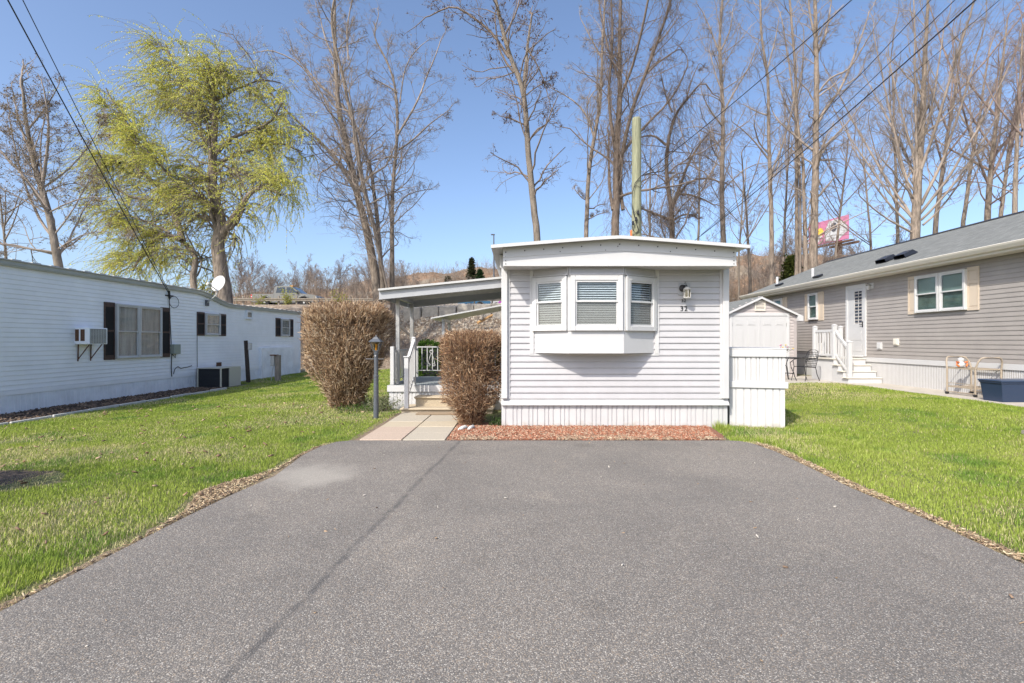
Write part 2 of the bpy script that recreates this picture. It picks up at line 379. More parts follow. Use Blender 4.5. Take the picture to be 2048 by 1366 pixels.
dr = [(2.95, 7.2), (3.1, 7.16), (3.2, 7.0), (3.26, 6.5), (3.22, 5.6), (3.17, 4.9), (3.2, 4.0), (3.17, 3.2), (3.2, 2), (3.2, -8)]
sheet('driveway', dl+dr, .022, 'asphalt', thick=.08)
# bare strips along the driveway edges
def edge_strip(pts, side, w0, seed):
    r = random.Random(seed); inner = []; outer = []
    for k in range(len(pts)-1):
        (x0, y0), (x1, y1) = pts[k], pts[k+1]; n = max(1, int(math.hypot(x1-x0, y1-y0)/.12))
        for q in range(n):
            t = q/n; x = x0+(x1-x0)*t; y = y0+(y1-y0)*t
            w = w0*(.5+r.random()) + (.30*math.exp(-((y-4.9)/.55)**2) if side < 0 else .02)
            inner.append((x-side*.03, y)); outer.append((x+side*w, y))
    return inner+outer[::-1]
def strip_mesh(name, pts, m, z):
    n = len(pts)//2; a_ = pts[:n]; b_ = pts[n:][::-1]; mb = MB()
    vs = [(x, y, z) for x, y in a_]+[(x, y, GZ(x, y)+.006) for x, y in b_]
    mb.fr((0, 0, 0), (1, 0, 0), (0, 1, 0)).add(vs, [(q, q+1, n+q+1, n+q) for q in range(n-1)])
    return tag(mb.build(name, m), kind='structure')
strip_mesh('bare_soil', edge_strip([(p[0], p[1]) for p in dl[1:-1]], -1, .09, 1), 'soil', .012)
strip_mesh('bare_soil', edge_strip([(p[0], p[1]) for p in dr[2:-1]], 1, .11, 2), 'soil', .012)
# walkway slabs
sl = MB(); k = 0
wk = thing('walkway', (-1.63, 8.6, 0), None, None); wk['kind'] = 'structure'
for c, (x0, x1) in enumerate(((-2.24, -1.645), (-1.63, -1.03))):
    for r_ in range(5):
        y0 = 7.23+r_*.545; nm = ['slabp', 'slabp', 'slaby', 'slab', 'slab'][r_] if c == 0 else ['slab', 'slab', 'slaby', 'slab', 'slab'][r_]
        MB().fr((0, 0, 0), (1, 0, 0), (0, 1, 0)).box(x0, x1, y0, y0+.537, -.03, .032-.002*((c+r_) % 3), .006).build('paving_slab', nm, wk)
sheet('walkway_bed', [(-2.4, 7.24), (-.98, 7.24), (-.98, 10.0), (-2.45, 10.0)], .012, 'soil')
sheet('mulch_bed', [(-1.0, 7.23), (2.9, 7.23), (3.05, 7.6), (3.14, 8.3), (3.2, 8.55), (-.9, 8.9), (-.95, 10.0), (-1.02, 10.0), (-1.0, 8.0)], .014, 'mulch')
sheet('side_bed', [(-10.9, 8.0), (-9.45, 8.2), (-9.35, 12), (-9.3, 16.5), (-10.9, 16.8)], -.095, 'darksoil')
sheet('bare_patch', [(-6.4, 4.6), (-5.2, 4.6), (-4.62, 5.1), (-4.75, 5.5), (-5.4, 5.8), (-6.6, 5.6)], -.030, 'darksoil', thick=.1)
sheet('bare_patch', [(-4.6, 11.3), (-3.4, 10.9), (-2.7, 10.2), (-2.4, 10.3), (-2.5, 11.8), (-3.6, 12.2)], -.012, 'soil', thick=.1)
sheet('path', [(9.35, 5), (10.6, 5), (10.6, 14.9), (9.4, 14.9)], .205, 'concpath')
sheet('patio', [(7.4, 14.9), (10.6, 14.9), (10.6, 18.0), (7.0, 18.0), (7.0, 15.6)], .203, 'concpath')
sheet('parking_pad', [(7.0, 7.12), (7.5, 7.35), (9.3, 7.5), (9.3, 5.2), (8.5, 5.4), (7.6, 6.7)], .18, 'asphalt')
road = MB().fr((0, 0, 0), (1, 0, 0), (0, 1, 0)); road.slab([(-120, 42.5), (60, 42.5), (60, 52), (-120, 52)], 4.0, 4.36); tag(road.build('road', 'road'), kind='structure')

# ---------------------------------------------------------------- generic wall pieces
def siding_mb(mb, u0, u1, z0, z1, pitch=.1016, lip=.019, nb=0.0):
    z = z0
    while z < z1-.004:
        t = min(z+pitch, z1); zz = z+.0
        mid = zz+(t-zz)*.2
        mb.add([(u0, nb, zz), (u1, nb, zz), (u1, nb+lip, zz+.003), (u0, nb+lip, zz+.003), (u1, nb+lip, mid), (u0, nb+lip, mid), (u1, nb+.002, t), (u0, nb+.002, t), (u0, nb-.0, t), (u0, nb-.0, zz), (u1, nb, t)],
               [(0, 1, 2, 3), (3, 2, 4, 5), (5, 4, 6, 7)])
        z = t
    return mb
def ribs_mb(mb, u0, u1, z0, z1, pat=(.075, .12, .065), d=.016, w=.012, zf=None):
    u = u0; k = 0; pts = [(u0, 0)]
    while u < u1:
        s_ = pat[k % len(pat)]; k += 1
        if u+s_ >= u1: break
        u += s_; pts += [(u-w, 0), (u-w*.5, -d), (u+w*.5, -d), (u+w, 0)]
    pts.append((u1, 0)); n = len(pts)
    vs = [(p[0], p[1], zf(p[0]) if zf else z0) for p in pts]+[(p[0], p[1], z1) for p in pts]
    return mb.add(vs, [(q, q+1, n+q+1, n+q) for q in range(n-1)])
def window(par, fr, u0, u1, z0, z1, frame='white2', fw=.045, split=True, back='curtain', blinds=0, pane='glass', depth=.095, sash=.03, name='window', recess=.0, lab=None, rail=.5, pane2=None):
    w = MB().fr(*fr)
    for a_, b_, c, d in ((u0, u0+fw, z0, z1), (u1-fw, u1, z0, z1), (u0+fw, u1-fw, z0, z0+fw), (u0+fw, u1-fw, z1-fw, z1)):
        w.box(a_, b_, -.01, depth, c, d, .006)
    o = w.build(name, frame, par)
    if lab: o['label'] = lab
    a0, a1, b0, b1 = u0+fw, u1-fw, z0+fw, z1-fw; zm = b0+(b1-b0)*rail
    s_ = MB().fr(*fr)
    def ring(za, zb, n0, n1):
        s_.box(a0, a0+sash, n0, n1, za, zb); s_.box(a1-sash, a1, n0, n1, za, zb); s_.box(a0+sash, a1-sash, n0, n1, za, za+sash); s_.box(a0+sash, a1-sash, n0, n1, zb-sash, zb)
    dd = depth-.01
    if split: ring(b0, zm+.01, dd-.04, dd-.018); ring(zm-.018, b1, dd-.016, dd-.002)
    else: ring(b0, b1, dd-.025, dd-.005)
    s_.build('sash', frame, o)
    g = MB().fr(*fr)
    if split:
        (MB().fr(*fr).box(a0+sash, a1-sash, dd-.032, dd-.028, b0+sash, zm-.018)).build('pane', pane2 or pane, o); g.box(a0+sash, a1-sash, dd-.011, dd-.007, zm+.012, b1-sash)
    else: g.box(a0+sash, a1-sash, dd-.017, dd-.013, b0+sash, b1-sash)
    g.build('pane', pane, o)
    if blinds:
        bl = MB().fr(*fr); z = b0+sash; t = blinds
        while z < b1-.01:
            cv = .62 if z > zm else .86
            bl.add([(a0+.012, dd-.042, z+t*.06), (a1-.012, dd-.042, z+t*.06), (a1-.012, dd-.068, z+t*cv), (a0+.012, dd-.068, z+t*cv)], [(0, 1, 2, 3)]); z += t
        bl.build('blind', 'blind', o)
    if back == 'greenroom':
        sd_ = MB().fr(*fr); sd_.box(a0+.05, a1-.02, .0245, .030, b0+(b1-b0)*.52, b1-.01); z = b0+(b1-b0)*.52
        while z < b1-.05: sd_.box(a0+.05, a1-.02, .030, .036, z, z+.028); z += .045
        sd_.build('roman_shade', 'shade', o)
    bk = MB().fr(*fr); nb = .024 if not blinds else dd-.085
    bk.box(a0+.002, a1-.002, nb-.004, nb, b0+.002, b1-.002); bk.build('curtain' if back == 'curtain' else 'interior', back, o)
    return o
def shutter(par, fr, u0, u1, z0, z1, m, inner=None, n1=.035, slots=2):
    s_ = MB().fr(*fr); r = .035; ht = z1-z0
    zs = [z0, z0+ht*.08, z0+ht*.5-.02, z0+ht*.5+.03, z1-ht*.08, z1] if slots == 2 else [z0, z0+ht*.08, z0+ht*.62, z0+ht*.68, z1-ht*.08, z1]
    s_.box(u0, u0+r, .012, n1, z0, z1); s_.box(u1-r, u1, .012, n1, z0, z1)
    for q in (0, 2, 4): s_.box(u0+r, u1-r, .012, n1-.001, zs[q], zs[q+1])
    o = s_.build('shutter', m, par)
    p = MB().fr(*fr)
    for q in (1, 3):
        p.box(u0+r, u1-r, .012, n1-.018, zs[q], zs[q+1])
        if inner == 'darksh':
            z = zs[q]+.01
            while z < zs[q+1]-.02: p.add([(u0+r, n1-.02, z+.018), (u1-r, n1-.02, z+.018), (u1-r, n1-.004, z), (u0+r, n1-.004, z)], [(0, 1, 2, 3)]); z += .024
        else: p.box(u0+r+.018, u1-r-.018, .012, n1-.008, zs[q]+.022, zs[q+1]-.022)
    p.build('shutter_panel', inner or m, o); return o

# ---------------------------------------------------------------- the white mobile home
YW, XL, XR, YB = 8.40, -.27, 3.44, 22.6
WZ = 2.61
def h_(px): return (px-CX)/F*YW
def z_(py): return CH-(py-CY)/F*YW
home = thing('mobile_home', (1.58, YW, 0), 'small white mobile home with a bay window and the number 32, end facing the driveway', 'mobile home')
FR = ((0, YW, 0), (1, 0, 0), (0, -1, 0))
w = MB().fr(*FR); siding_mb(w, XL+.11, XR-.11, z_(798), WZ+.02)
w.fr((XL+.02, 0, 0), (0, 1, 0), (-1, 0, 0)); siding_mb(w, YW, YB, z_(798), WZ+.02)
w.fr((XR-.02, 0, 0), (0, 1, 0), (1, 0, 0)); siding_mb(w, YW, YB, z_(798), WZ+.02)
w.fr((0, 0, 0), (1, 0, 0), (0, 1, 0)); w.box(XL+.03, XR-.03, YW+.02, YB, .1, WZ+.02)
w.build('wall', 'siding', home)
for s_, x0, x1 in ((-1, XL, XL+.10), (1, XR-.10, XR)):
    c = MB().fr(*FR)
    c.box(x0, x1, -.10, .07, .48, WZ, .008)
    xi = x1 if s_ < 0 else x0
    c.box(min(xi, xi-s_*.035), max(xi, xi-s_*.035), 0, .028, .475, WZ)
    c.build('corner_post', 'white', home)
sk = MB().fr(*FR)
ribs_mb(sk.fr((0, YW+.01, 0), (1, 0, 0), (0, -1, 0)), XL+.0, XR+.0, -.03, z_(809))
ribs_mb(sk.fr((XL, 0, 0), (0, 1, 0), (-1, 0, 0)), YW+.01, YB, -.03, z_(809))
ribs_mb(sk.fr((XR, 0, 0), (0, 1, 0), (1, 0, 0)), YW+.01, YB, -.03, z_(809))
sk.build('skirting', 'skirtw', home)
bd = MB().fr(*FR)
bd.prism([(0, 0)], 0, 0) if False else None
zb0, zb1 = z_(810), z_(797)
bd.add([(XL, .0, zb1), (XR, .0, zb1), (XR+.01, .045, zb0+.012), (XL, .045, zb0+.012), (XL, .045, zb0), (XR+.01, .045, zb0), (XR, -.02, zb0), (XL, -.02, zb0), (XR, -.02, zb1)], [(0, 1, 2, 3), (3, 2, 5, 4), (4, 5, 6, 7), (1, 8, 6, 5, 2)])
bd.build('skirt_trim', 'white2', home)
# front fascia (slightly bowed roof profile)
YF = 7.90
def roofz(x): return 3.01-.144*(abs(x-1.54)/1.95)**1.12
n = 24; xsr = [-.23+(3.37+.23)*q/n for q in range(n+1)]
fa = MB().fr((0, YF, 0))
top = [(x, roofz(x)-.025) for x in xsr]; bot = [(x, 2.582) for x in xsr]
fa.prism([*bot, *top[::-1]], 0.0, -.52)
o = fa.build('gable_fascia', 'white', home)
mb2 = MB().fr((0, YF, 0)); ledge = [(x, 2.72+.8*(roofz(x)-2.88)) for x in xsr]
mb2.prism([(p[0], p[1]-.012) for p in ledge]+[(p[0], p[1]) for p in ledge[::-1]], .0, .010)
mb2.prism([(p[0], 2.576) for p in ledge]+[(p[0], 2.595) for p in ledge[::-1]], .0, .012)
mb2.build('trim_strip', 'white2', home)
for q in range(13):
    x = -.19+q*.293; rv = MB().fr((x, YF, roofz(x)-.095)); rv.tube([(0, -.002, 0), (0, .008, 0)], .010, 8).build('screw', 'black', home)
for x, z in ((-.19, 2.72), (-.19, 2.66), (-.19, 2.61), (3.33, 2.72), (3.33, 2.66), (3.33, 2.61), (.65, 2.80), (1.35, 2.82), (2.35, 2.8), (1.54, 2.88)):
    MB().fr((x, YF, z)).tube([(0, -.002, 0), (0, .008, 0)], .008, 8).build('screw', 'black', home)
rf = MB().fr((0, 0, 0)); n = 28; xr_ = [-.41+(3.51+.41)*q/n for q in range(n+1)]
rf.fr((0, 7.75, 0)); rf.prism([(x, roofz(x)-.022) for x in xr_]+[(x, roofz(x)+.012) for x in xr_[::-1]], 0, -(YB+.15-7.75))
rf.build('roof', 'roofwhite', home)
dp = MB().fr((0, 7.75, 0)); dp.prism([(x, roofz(x)-.04) for x in xr_]+[(x, roofz(x)-.004) for x in xr_[::-1]], .002, .012); dp.build('drip_edge', 'white2', home)
sf = MB().fr((0, 0, 0), (1, 0, 0), (0, 1, 0))
sf.box(-.30, -.06, YW+.05, YB, WZ+.02, roofz(-.3)-.03); sf.box(3.30, 3.48, YW+.05, YB, WZ+.02, roofz(3.48)-.03)
sf.build('soffit', 'white2', home)
# bay window
p_ = .36; YFb = YW-p_; bx = [.238, .80, 1.664, 2.262]
pts = [Vector((bx[0], YW, 0)), Vector((bx[1], YFb, 0)), Vector((bx[2], YFb, 0)), Vector((bx[3], YW, 0))]
bay = MB().fr((0, 0, 0), (1, 0, 0), (0, 1, 0))
zb, zs0, zs1, zt = 1.225, 1.575, 2.45, 2.60
bay.slab([(bx[0], YW+.01), (bx[1], YFb), (bx[2], YFb), (bx[3], YW+.01)], zb, zs0)
bayo = bay.build('bay_base', 'white', home)
hd = MB()
names = [('left bay window, its upper half in shadow', .0), ('middle bay window, the widest', 0), ('right bay window, narrow', 0)]
for q in range(3):
    a_, b_ = pts[q], pts[q+1]; u = (b_-a_); ln = u.length; u.normalize(); nrm = Vector((u.y, -u.x, 0))
    fr = (tuple(a_), tuple(u), tuple(nrm))
    siding_mb(hd.fr(*fr), .03, ln-.03, zs1+.03, zt+.01, .075, .010)
    hd.fr(*fr).box(0, .03, -.02, .02, zs1, zt, .004); hd.box(ln-.03, ln, -.02, .02, zs1, zt, .004)
    hd.box(0, ln, -.02, .045, zs1-.0, zs1+.028, .006)
    hd.box(0, ln, -.03, .0, zs0, zs0+.05); 
    window(home, (tuple(a_-nrm*.0), tuple(u), tuple(nrm)), .02, ln-.02, zs0+.004, zs1-.004, fw=.078, back='dark', blinds=.037, depth=.05, sash=.026, lab=names[q][0], rail=.55, name='window', pane2='screen')
hd.fr((0, 0, 0), (1, 0, 0), (0, 1, 0)); hd.slab([(bx[0], YW+.01), (bx[1]-.02, YFb-.03), (bx[2]+.02, YFb-.03), (bx[3], YW+.01)], zs1+.029, zs1+.04)
hd.build('bay_head', 'siding', home)
bt = MB().fr(*FR)
bt.box(bx[0]-.045, bx[0]+.02, 0, .027, 1.21, WZ); bt.box(bx[3]-.02, bx[3]+.045, 0, .027, 1.21, WZ)
bt.box(bx[0]-.045, bx[3]+.045, 0, .022, 1.18, 1.208)
for q in (1, 2): bt.fr((pts[q].x, pts[q].y, 0), (1, 0, 0), (0, -1, 0)); bt.box(-.022, .022, -.03, .012, zs0, zs1+.03, .006)
bt.build('bay_trim', 'white2', home)
# wall lamp and numbers
lx, lz = 2.72, z_(588)
wl = MB().fr(*FR); x0 = h_(1356.6); x1 = h_(1380)
wl.box(x0, x1, 0, .022, z_(591), z_(566), .006); wl.box(x0+.03, x1-.03, .0, .03, z_(588), z_(569), .006)
wlo = wl.build('wall_lamp', 'trimgrey', home)
lm = MB().fr((2.69, YW-.03, z_(577)), (1, 0, 0), (0, 0, 1), (0, -1, 0)); lm.lathe([(.055, 0), (.06, .01), (.045, .03), (.02, .04)])
lm.fr((0, 0, 0), (1, 0, 0), (0, 1, 0)); lm.tube([(2.69, YW-.05, z_(577)), (2.70, YW-.09, z_(572)), (2.72, YW-.14, z_(572)), (2.725, YW-.15, z_(576))], .009)
lm.tube([(2.72, YW-.04, z_(568)), (2.73, YW-.04, z_(564)), (2.745, YW-.04, z_(568))], .005, 6)
lm.build('lamp_bracket', 'black', wlo)
ln_ = MB().fr((2.725, YW-.15, 0), (1, 0, 0), (0, 1, 0))
zt_, zb_ = z_(579), z_(597.5)
ln_.lathe([(.012, zt_+.03), (.045, zt_+.012), (.062, zt_-.01), (.058, zt_-.018)], k=6)
ln_.lathe([(.055, zb_+.012), (.06, zb_+.004), (.04, zb_-.006)], k=6)
for q in range(6):
    a_ = math.pi/3*(q+.5); x, y = math.cos(a_), math.sin(a_)
    ln_.tube([(x*.052, y*.052, zb_+.006), (x*.055, y*.055, zt_-.015)], .005, 5)
ln_.build('lantern', 'dirtywhite', wlo)
MB().fr((2.725, YW-.15, 0), (1, 0, 0), (0, 1, 0)).lathe([(.046, zb_+.012), (.049, zt_-.018)], k=6).build('lantern_glass', 'lampglass', wlo)
def text(txt, loc, size, m, par, ext=.004, rot=(math.pi/2, 0, 0), name='house_number'):
    c = bpy.data.curves.new('t', 'FONT'); c.body = txt; c.size = size; c.extrude = ext; c.offset = 0
    c.space_character = 1.12
    t = bpy.data.objects.new('t', c); COL.objects.link(t); bpy.context.view_layer.update()
    me = bpy.data.meshes.new_from_object(t); bpy.data.objects.remove(t)
    R = Matrix.Translation(Vector(loc)-ORG[par]) @ Matrix.Rotation(rot[2], 4, 'Z') @ Matrix.Rotation(rot[0], 4, 'X')
    me.transform(R); me.materials.clear(); return link(name, me, m, par)
text('32', (h_(1361.5), YW-.02, z_(604.5)), .075, 'black', home)['label'] = 'small black 32'
text('32', (h_(1359.3), YW-.02, z_(622.3)), .118, 'black', home)['label'] = 'large black 32'

# white ribbed enclosure to the right of the home
bxn = thing('side_enclosure', (3.9, 8.4, 0), 'white ribbed panel enclosure standing against the right side of the number 32 home', 'enclosure')
ua = Vector((P(1459, 0, 8.52)[0], 8.52, 0)); ub = Vector((P(1570, 0, 8.30)[0], 8.30, 0)); u = ub-ua; ln = u.length; u.normalize(); nrm = Vector((u.y, -u.x, 0))
fr = (tuple(ua), tuple(u), tuple(nrm)); fr2 = (tuple(ub), tuple(-nrm), tuple(u))
mb = MB().fr(*fr); ribs_mb(mb, 0, ln, -.03, .68, (.10, .12, .11), .016, .010); ribs_mb(mb.fr(*fr), 0, ln, .68, 1.2, (.08, .05, .12, .08), .018, .009)
ribs_mb(mb.fr(*fr2), 0, 1.3, -.03, .68, (.10, .12, .11), .008); ribs_mb(mb.fr(*fr2), 0, 1.3, .68, 1.2, (.08, .05, .12, .08), .010, .008)
mb.fr(*fr).box(.0, ln-.02, -1.3, -.03, -.03, 1.16)
mb.build('panel', 'skirtw', bxn)
mb = MB().fr(*fr); mb.box(0, ln+.045, .0, .03, .65, .755, .005); mb.box(-.0, ln+.02, .0, .03, 1.16, 1.285, .005); mb.fr(*fr2).box(.0, 1.3, .0, .03, .65, .75, .005); mb.box(0, 1.3, 0, .025, 1.16, 1.285, .005)
mb.fr(*fr).box(-.0, ln+.03, -1.3, .035, 1.287, 1.305, .004)
mb.build('rail', 'white', bxn)

# porch, steps, railing
por = thing('porch', (-1.5, 11.9, 0), 'grey floored porch with white ribbed skirting on the left side of the home', 'porch')
D0, D1, DX0, DX1, DZ = 10.6, 13.3, -2.68, -.29, .5
MB().fr((0, 0, 0), (1, 0, 0), (0, 1, 0)).box(DX0, DX1, D0, D1, .44, DZ, .004).build('deck', 'deck', por)
mb = MB().fr((0, 0, 0), (1, 0, 0), (0, 1, 0)); mb.box(DX0-.025, DX1, D0-.025, D0-.001, .37, .502, .004); mb.box(DX0-.026, DX0-.001, D0-.0, D1, .37, .502, .004); mb.build('fascia', 'white', por)
mb = MB(); ribs_mb(mb.fr((0, D0+.01, 0)), DX0, DX1, -.03, .40, (.11, .08), .01); ribs_mb(mb.fr((DX0, 0, 0), (0, 1, 0), (-1, 0, 0)), D0, D1, -.03, .40, (.11, .08), .01); mb.build('skirting', 'white', por)
st = thing('porch_steps', (-1.4, 10.2, 0), 'two tan stone steps leading up to the porch beside the dry bush', 'steps')
for y0, z1, x0 in ((9.93, .115, -2.30), (10.22, .31, -2.08)):
    mb = MB().fr((0, 0, 0), (1, 0, 0), (0, 1, 0)); mb.box(x0+.03, -.5, y0+.04, D0-.03, -.02, z1-.045); mb.box(x0, -.47, y0, D0-.028, z1-.045, z1, .018); mb.build('step', 'stepst', st)
tag(MB().fr((0, 0, 0), (1, 0, 0), (0, 1, 0)).box(-1.93, -1.16, 9.62, 9.9, .033, .048, .004).build('door_mat', 'doormat', None), 'thin brown mat lying on the slabs in front of the porch steps', 'mat')
def scroll(mb, u, z0, z1, n0=0, r=.011):
    h = z1-z0; c = []
    for s_ in (-1, 1):
        pt = []
        for q in range(15): a_ = q/14*math.pi*1.6; rr = .045*(1-q/18); pt.append((u+s_*(.055-rr*math.cos(a_)*1+.02), n0, z0+.07-rr*math.sin(a_)))
        pt = pt[::-1]+[(u+s_*.085, n0, z0+.12), (u+s_*.05, n0, z0+h*.5), (u+s_*.012, n0, z0+h*.75)]
        for q in range(10): a_ = q/9*math.pi*1.4; pt.append((u+s_*(.012+.03*math.sin(a_)), n0, z0+h*.78+.035-.035*math.cos(a_)))
        mb.tube(pt, r, 5)
def iron_rail(parent_, fr, L_, z0, z1, zc, name, lab, posts=(0,), scr=()):
    t = thing(name, fr[0], lab, 'railing')
    mb = MB().fr(*fr); mb.box(0, L_, -.018, .018, z1-.03, z1, .004); mb.box(0, L_, -.012, .012, zc, zc+.02, .003)
    for q in posts: mb.box(q-.016, q+.016, -.016, .016, z0, z1-.03)
    mb.build('frame', 'white2', t)
    mb = MB().fr(*fr); n = int(L_/.135)
    for q in range(1, n): mb.box(q*L_/n-.010, q*L_/n+.010, -.010, .010, zc+.02, z1-.03)
    mb.build('balusters', 'white2', t)
    mb = MB().fr(*fr)
    for q in scr: mb = MB().fr(*fr); scroll(mb, q, zc+.09, z1-.06); mb.build('scroll', 'white2', t)
    return t
iron_rail(por, ((-2.62, 13.25, 0), (1, 0, 0), (0, -1, 0)), 2.3, DZ, 1.28, .65, 'porch_railing', 'white iron railing with a scroll along the back of the porch', (0.02, .76, 2.28), (.38, 1.5))
iron_rail(por, ((-2.6, 10.72, 0), (0, 1, 0), (-1, 0, 0)), 2.5, DZ, 1.235, .60, 'porch_railing', 'white iron railing with scrolls along the left side of the porch', (0.06, .9, 2.45), (.45, 1.5))
t = thing('stair_railing', (-2.17, 10.4, 0), 'white sloping handrail with pickets on the left of the porch steps', 'railing')
mb = MB().fr((0, 0, 0), (1, 0, 0), (0, 1, 0)); mb.box(-2.215, -2.13, 9.95, 10.03, .10, 1.10, .006); mb.box(-2.23, -2.115, 9.935, 10.045, 1.10, 1.125, .006); mb.build('post', 'white', t)
mb = MB().fr((0, 0, 0), (1, 0, 0), (0, 1, 0)); mb.box(-2.215, -2.13, 10.62, 10.70, .50, 1.46, .006); mb.lathe([(.04, 1.46), (.05, 1.475), (.035, 1.50), (.01, 1.51)], (-2.172, 10.66)); mb.build('post', 'white', t)
mb = MB().fr((0, 0, 0), (0, 1, 0), (1, 0, 0)); mb.prism([(10.03, .98), (10.62, 1.36), (10.62, 1.42), (10.03, 1.04)], -2.20, -2.145); mb.prism([(10.03, .30), (10.62, .64), (10.62, .69), (10.03, .35)], -2.195, -2.15); mb.build('rail', 'white', t)
mb = MB().fr((0, 0, 0), (0, 1, 0), (1, 0, 0))
for q in range(5):
    yq = 10.08+q*.11; zz = (yq-10.03)/.59
    mb.box(yq, yq+.035, -2.19, -2.155, .33+zz*.34, .99+zz*.38)
mb.build('balusters', 'white', t)
tag(MB().fr((0, 0, 0), (1, 0, 0), (0, 1, 0)).box(-2.66, -2.58, 10.64, 10.715, .503, 1.305, .008).build('corner_post', 'white', None), 'short white square post at the front left corner of the porch floor', 'post')
# awnings
def awning(lab, x0, x1, ya, yb, zl, zr, drop, posts, mp='steel', back=True):
    t = thing('awning', (x0, ya, 0), lab, 'awning')
    zf = lambda x: zl+(zr-zl)*(x-x0)/(x1-x0)
    mb = MB().fr((0, 0, 0)); n = 1
    mb.fr((0, ya, 0)); mb.prism([(x0, zf(x0)-.04), (x1, zf(x1)-.04), (x1, zf(x1)), (x0, zf(x0))], .07, -(yb-ya)); mb.build('roof_panel', 'roofwhite', t)
    mb = MB().fr((0, ya, 0))
    if drop > .05:
        mb.prism([(x0, zf(x0)-drop), (x1, zf(x1)-drop), (x1, zf(x1)-.045), (x0, zf(x0)-.045)], -.0, -.03)
        mb.prism([(x0, zf(x0)-drop), (x1, zf(x1)-drop), (x1, zf(x1)-.045), (x0, zf(x0)-.045)], -(yb-ya)+.0, -(yb-ya)-.03)
        mb.fr((0, 0, 0), (1, 0, 0), (0, 1, 0)); mb.box(x0, x0+.03, ya+.031, yb-.031, zl-drop+.02, zl-.045)
        mb.build('fascia', 'trimgrey', t)
        mb = MB().fr((0, ya+.05, 0)); k = int((yb-ya)/.3)
        for q in range(k): mb.fr((0, ya+.1+q*.3, 0)); mb.prism([(x0+.04, zf(x0+.04)-.075), (x1, zf(x1)-.075), (x1, zf(x1)-.041), (x0+.04, zf(x0+.04)-.041)], 0, -.03)
        mb.build('panel_ribs', 'dirtywhite', t)
    xb = posts[0][0]; mb = MB().fr((0, 0, 0), (1, 0, 0), (0, 1, 0)); mb.box(xb-.03, xb+.03, posts[0][1]-.15, posts[-1][1]+.15, zf(xb)-.16, zf(xb)-.078); mb.build('beam', mp, t)
    for (x, y, z0) in posts: MB().fr((0, 0, 0), (1, 0, 0), (0, 1, 0)).box(x-.04, x+.04, y-.03, y+.03, z0, zf(x)-.161, .004).build('post', mp, t)
    return t
awning('large white awning over the porch on grey square posts', -2.77, -.30, 10.2, 12.75, 2.455, 2.70, .21, [(-2.57, 10.95, .5), (-2.57, 12.4, .5)])
awning('lower white awning farther back, thin panel sloping down from the home', -2.65, -.30, 15.6, 17.9, 2.13, 2.56, .02, [(-2.32, 15.9, 0), (-2.32, 17.3, 0)])
# small side wall piece where awning meets the home
# lamp post
lp = thing('lamp_post', (-2.60, 9.38, 0), 'short dark grey garden lamp post in front of the large dry bush', 'lamp post')
mb = MB().fr((-2.60, 9.38, 0), (1, 0, 0), (0, 1, 0)); mb.lathe([(.05, -.05), (.048, .02), (.044, .75), (.048, .76), (.048, .79), (.038, .80), (.036, 1.18), (.045, 1.19), (.045, 1.21), (.03, 1.22)], k=14)
mb.build('post', 'lampgrey', lp, smooth=False)
mb = MB().fr((-2.60, 9.38, 0), (1, 0, 0), (0, 1, 0)); mb.tube([(-.19, 0, 1.09), (.14, 0, 1.09)], .008, 6); mb.build('crossbar', 'lampgrey', lp)
mb = MB().fr((-2.60, 9.38, 0), (1, 0, 0), (0, 1, 0)); mb.lathe([(.03, 1.215), (.06, 1.23), (.06, 1.245), (.02, 1.25)], k=4)
mb.lathe([(.15, 1.40), (.155, 1.41), (.07, 1.465), (.065, 1.475), (.05, 1.48), (.045, 1.495), (.015, 1.50), (.008, 1.53)], k=4)
for q in range(4): a_ = math.pi/2*(q+.5); mb.tube([(math.cos(a_)*.066, math.sin(a_)*.066, 1.24), (math.cos(a_)*.115, math.sin(a_)*.115, 1.405)], .008, 5)
mb.build('lantern', 'lampgrey', lp)
MB().fr((-2.60, 9.38, 0), (1, 0, 0), (0, 1, 0)).lathe([(.058, 1.25), (.103, 1.40)], k=4).build('lantern_glass', 'lampglass', lp)
MB().fr((-2.60, 9.38, 0), (1, 0, 0), (0, 1, 0)).lathe([(.012, 1.22), (.014, 1.30), (.02, 1.34), (.012, 1.37)], k=10).build('bulb', 'amber', lp)
MB().fr((-2.60, 9.34, 1.15), (1, 0, 0), (0, -1, 0)).tube([(0, 0, 0), (0, .012, 0)], .012, 8).build('sensor', 'whitep', lp)

# ---------------------------------------------------------------- left house
LX = -10.66; LY0, LY1 = 8.9, 25.0
lh = thing('mobile_home', (LX-2, 16, -.15), 'long old white mobile home with brown shutters along the left side of the lawn', 'mobile home')
def ly(px): return -LX*F/(CX-px)
def lztop(y): return 2.98-.33*float(sm((y-16.9)/2.1))+.05*float(sm((y-19)/6))
LF = ((LX, 0, 0), (0, 1, 0), (1, 0, 0))
mb = MB().fr(*LF); z = .38
ysamp = [LY0]+[LY0+.35*q for q in range(1, 46)]+[LY1]
while z < 2.99:                                    # siding follows the dropping eave
    lim = [y for y in np.arange(LY0, LY1, .1) if lztop(y) > z+.02]
    y1 = max(lim)+.1 if lim else LY0
    siding_mb(mb, LY0, min(y1, LY1), z, z+.1016 if z+.1016 < 3.0 else 3.0, .1016, .013); z += .1016
mb.fr((0, 0, 0), (1, 0, 0), (0, 1, 0)); mb.box(LX-4.2, LX-.005, LY0, LY1, -.1, 2.6); mb.box(LX-4.2, LX-.006, LY0+.001, 17.0, 2.6, 2.97)
siding_mb(mb.fr((0, LY0, 0), (1, 0, 0), (0, -1, 0)), LX-4.2, LX, .38, 2.97)
mb.build('wall', 'siding2', lh)
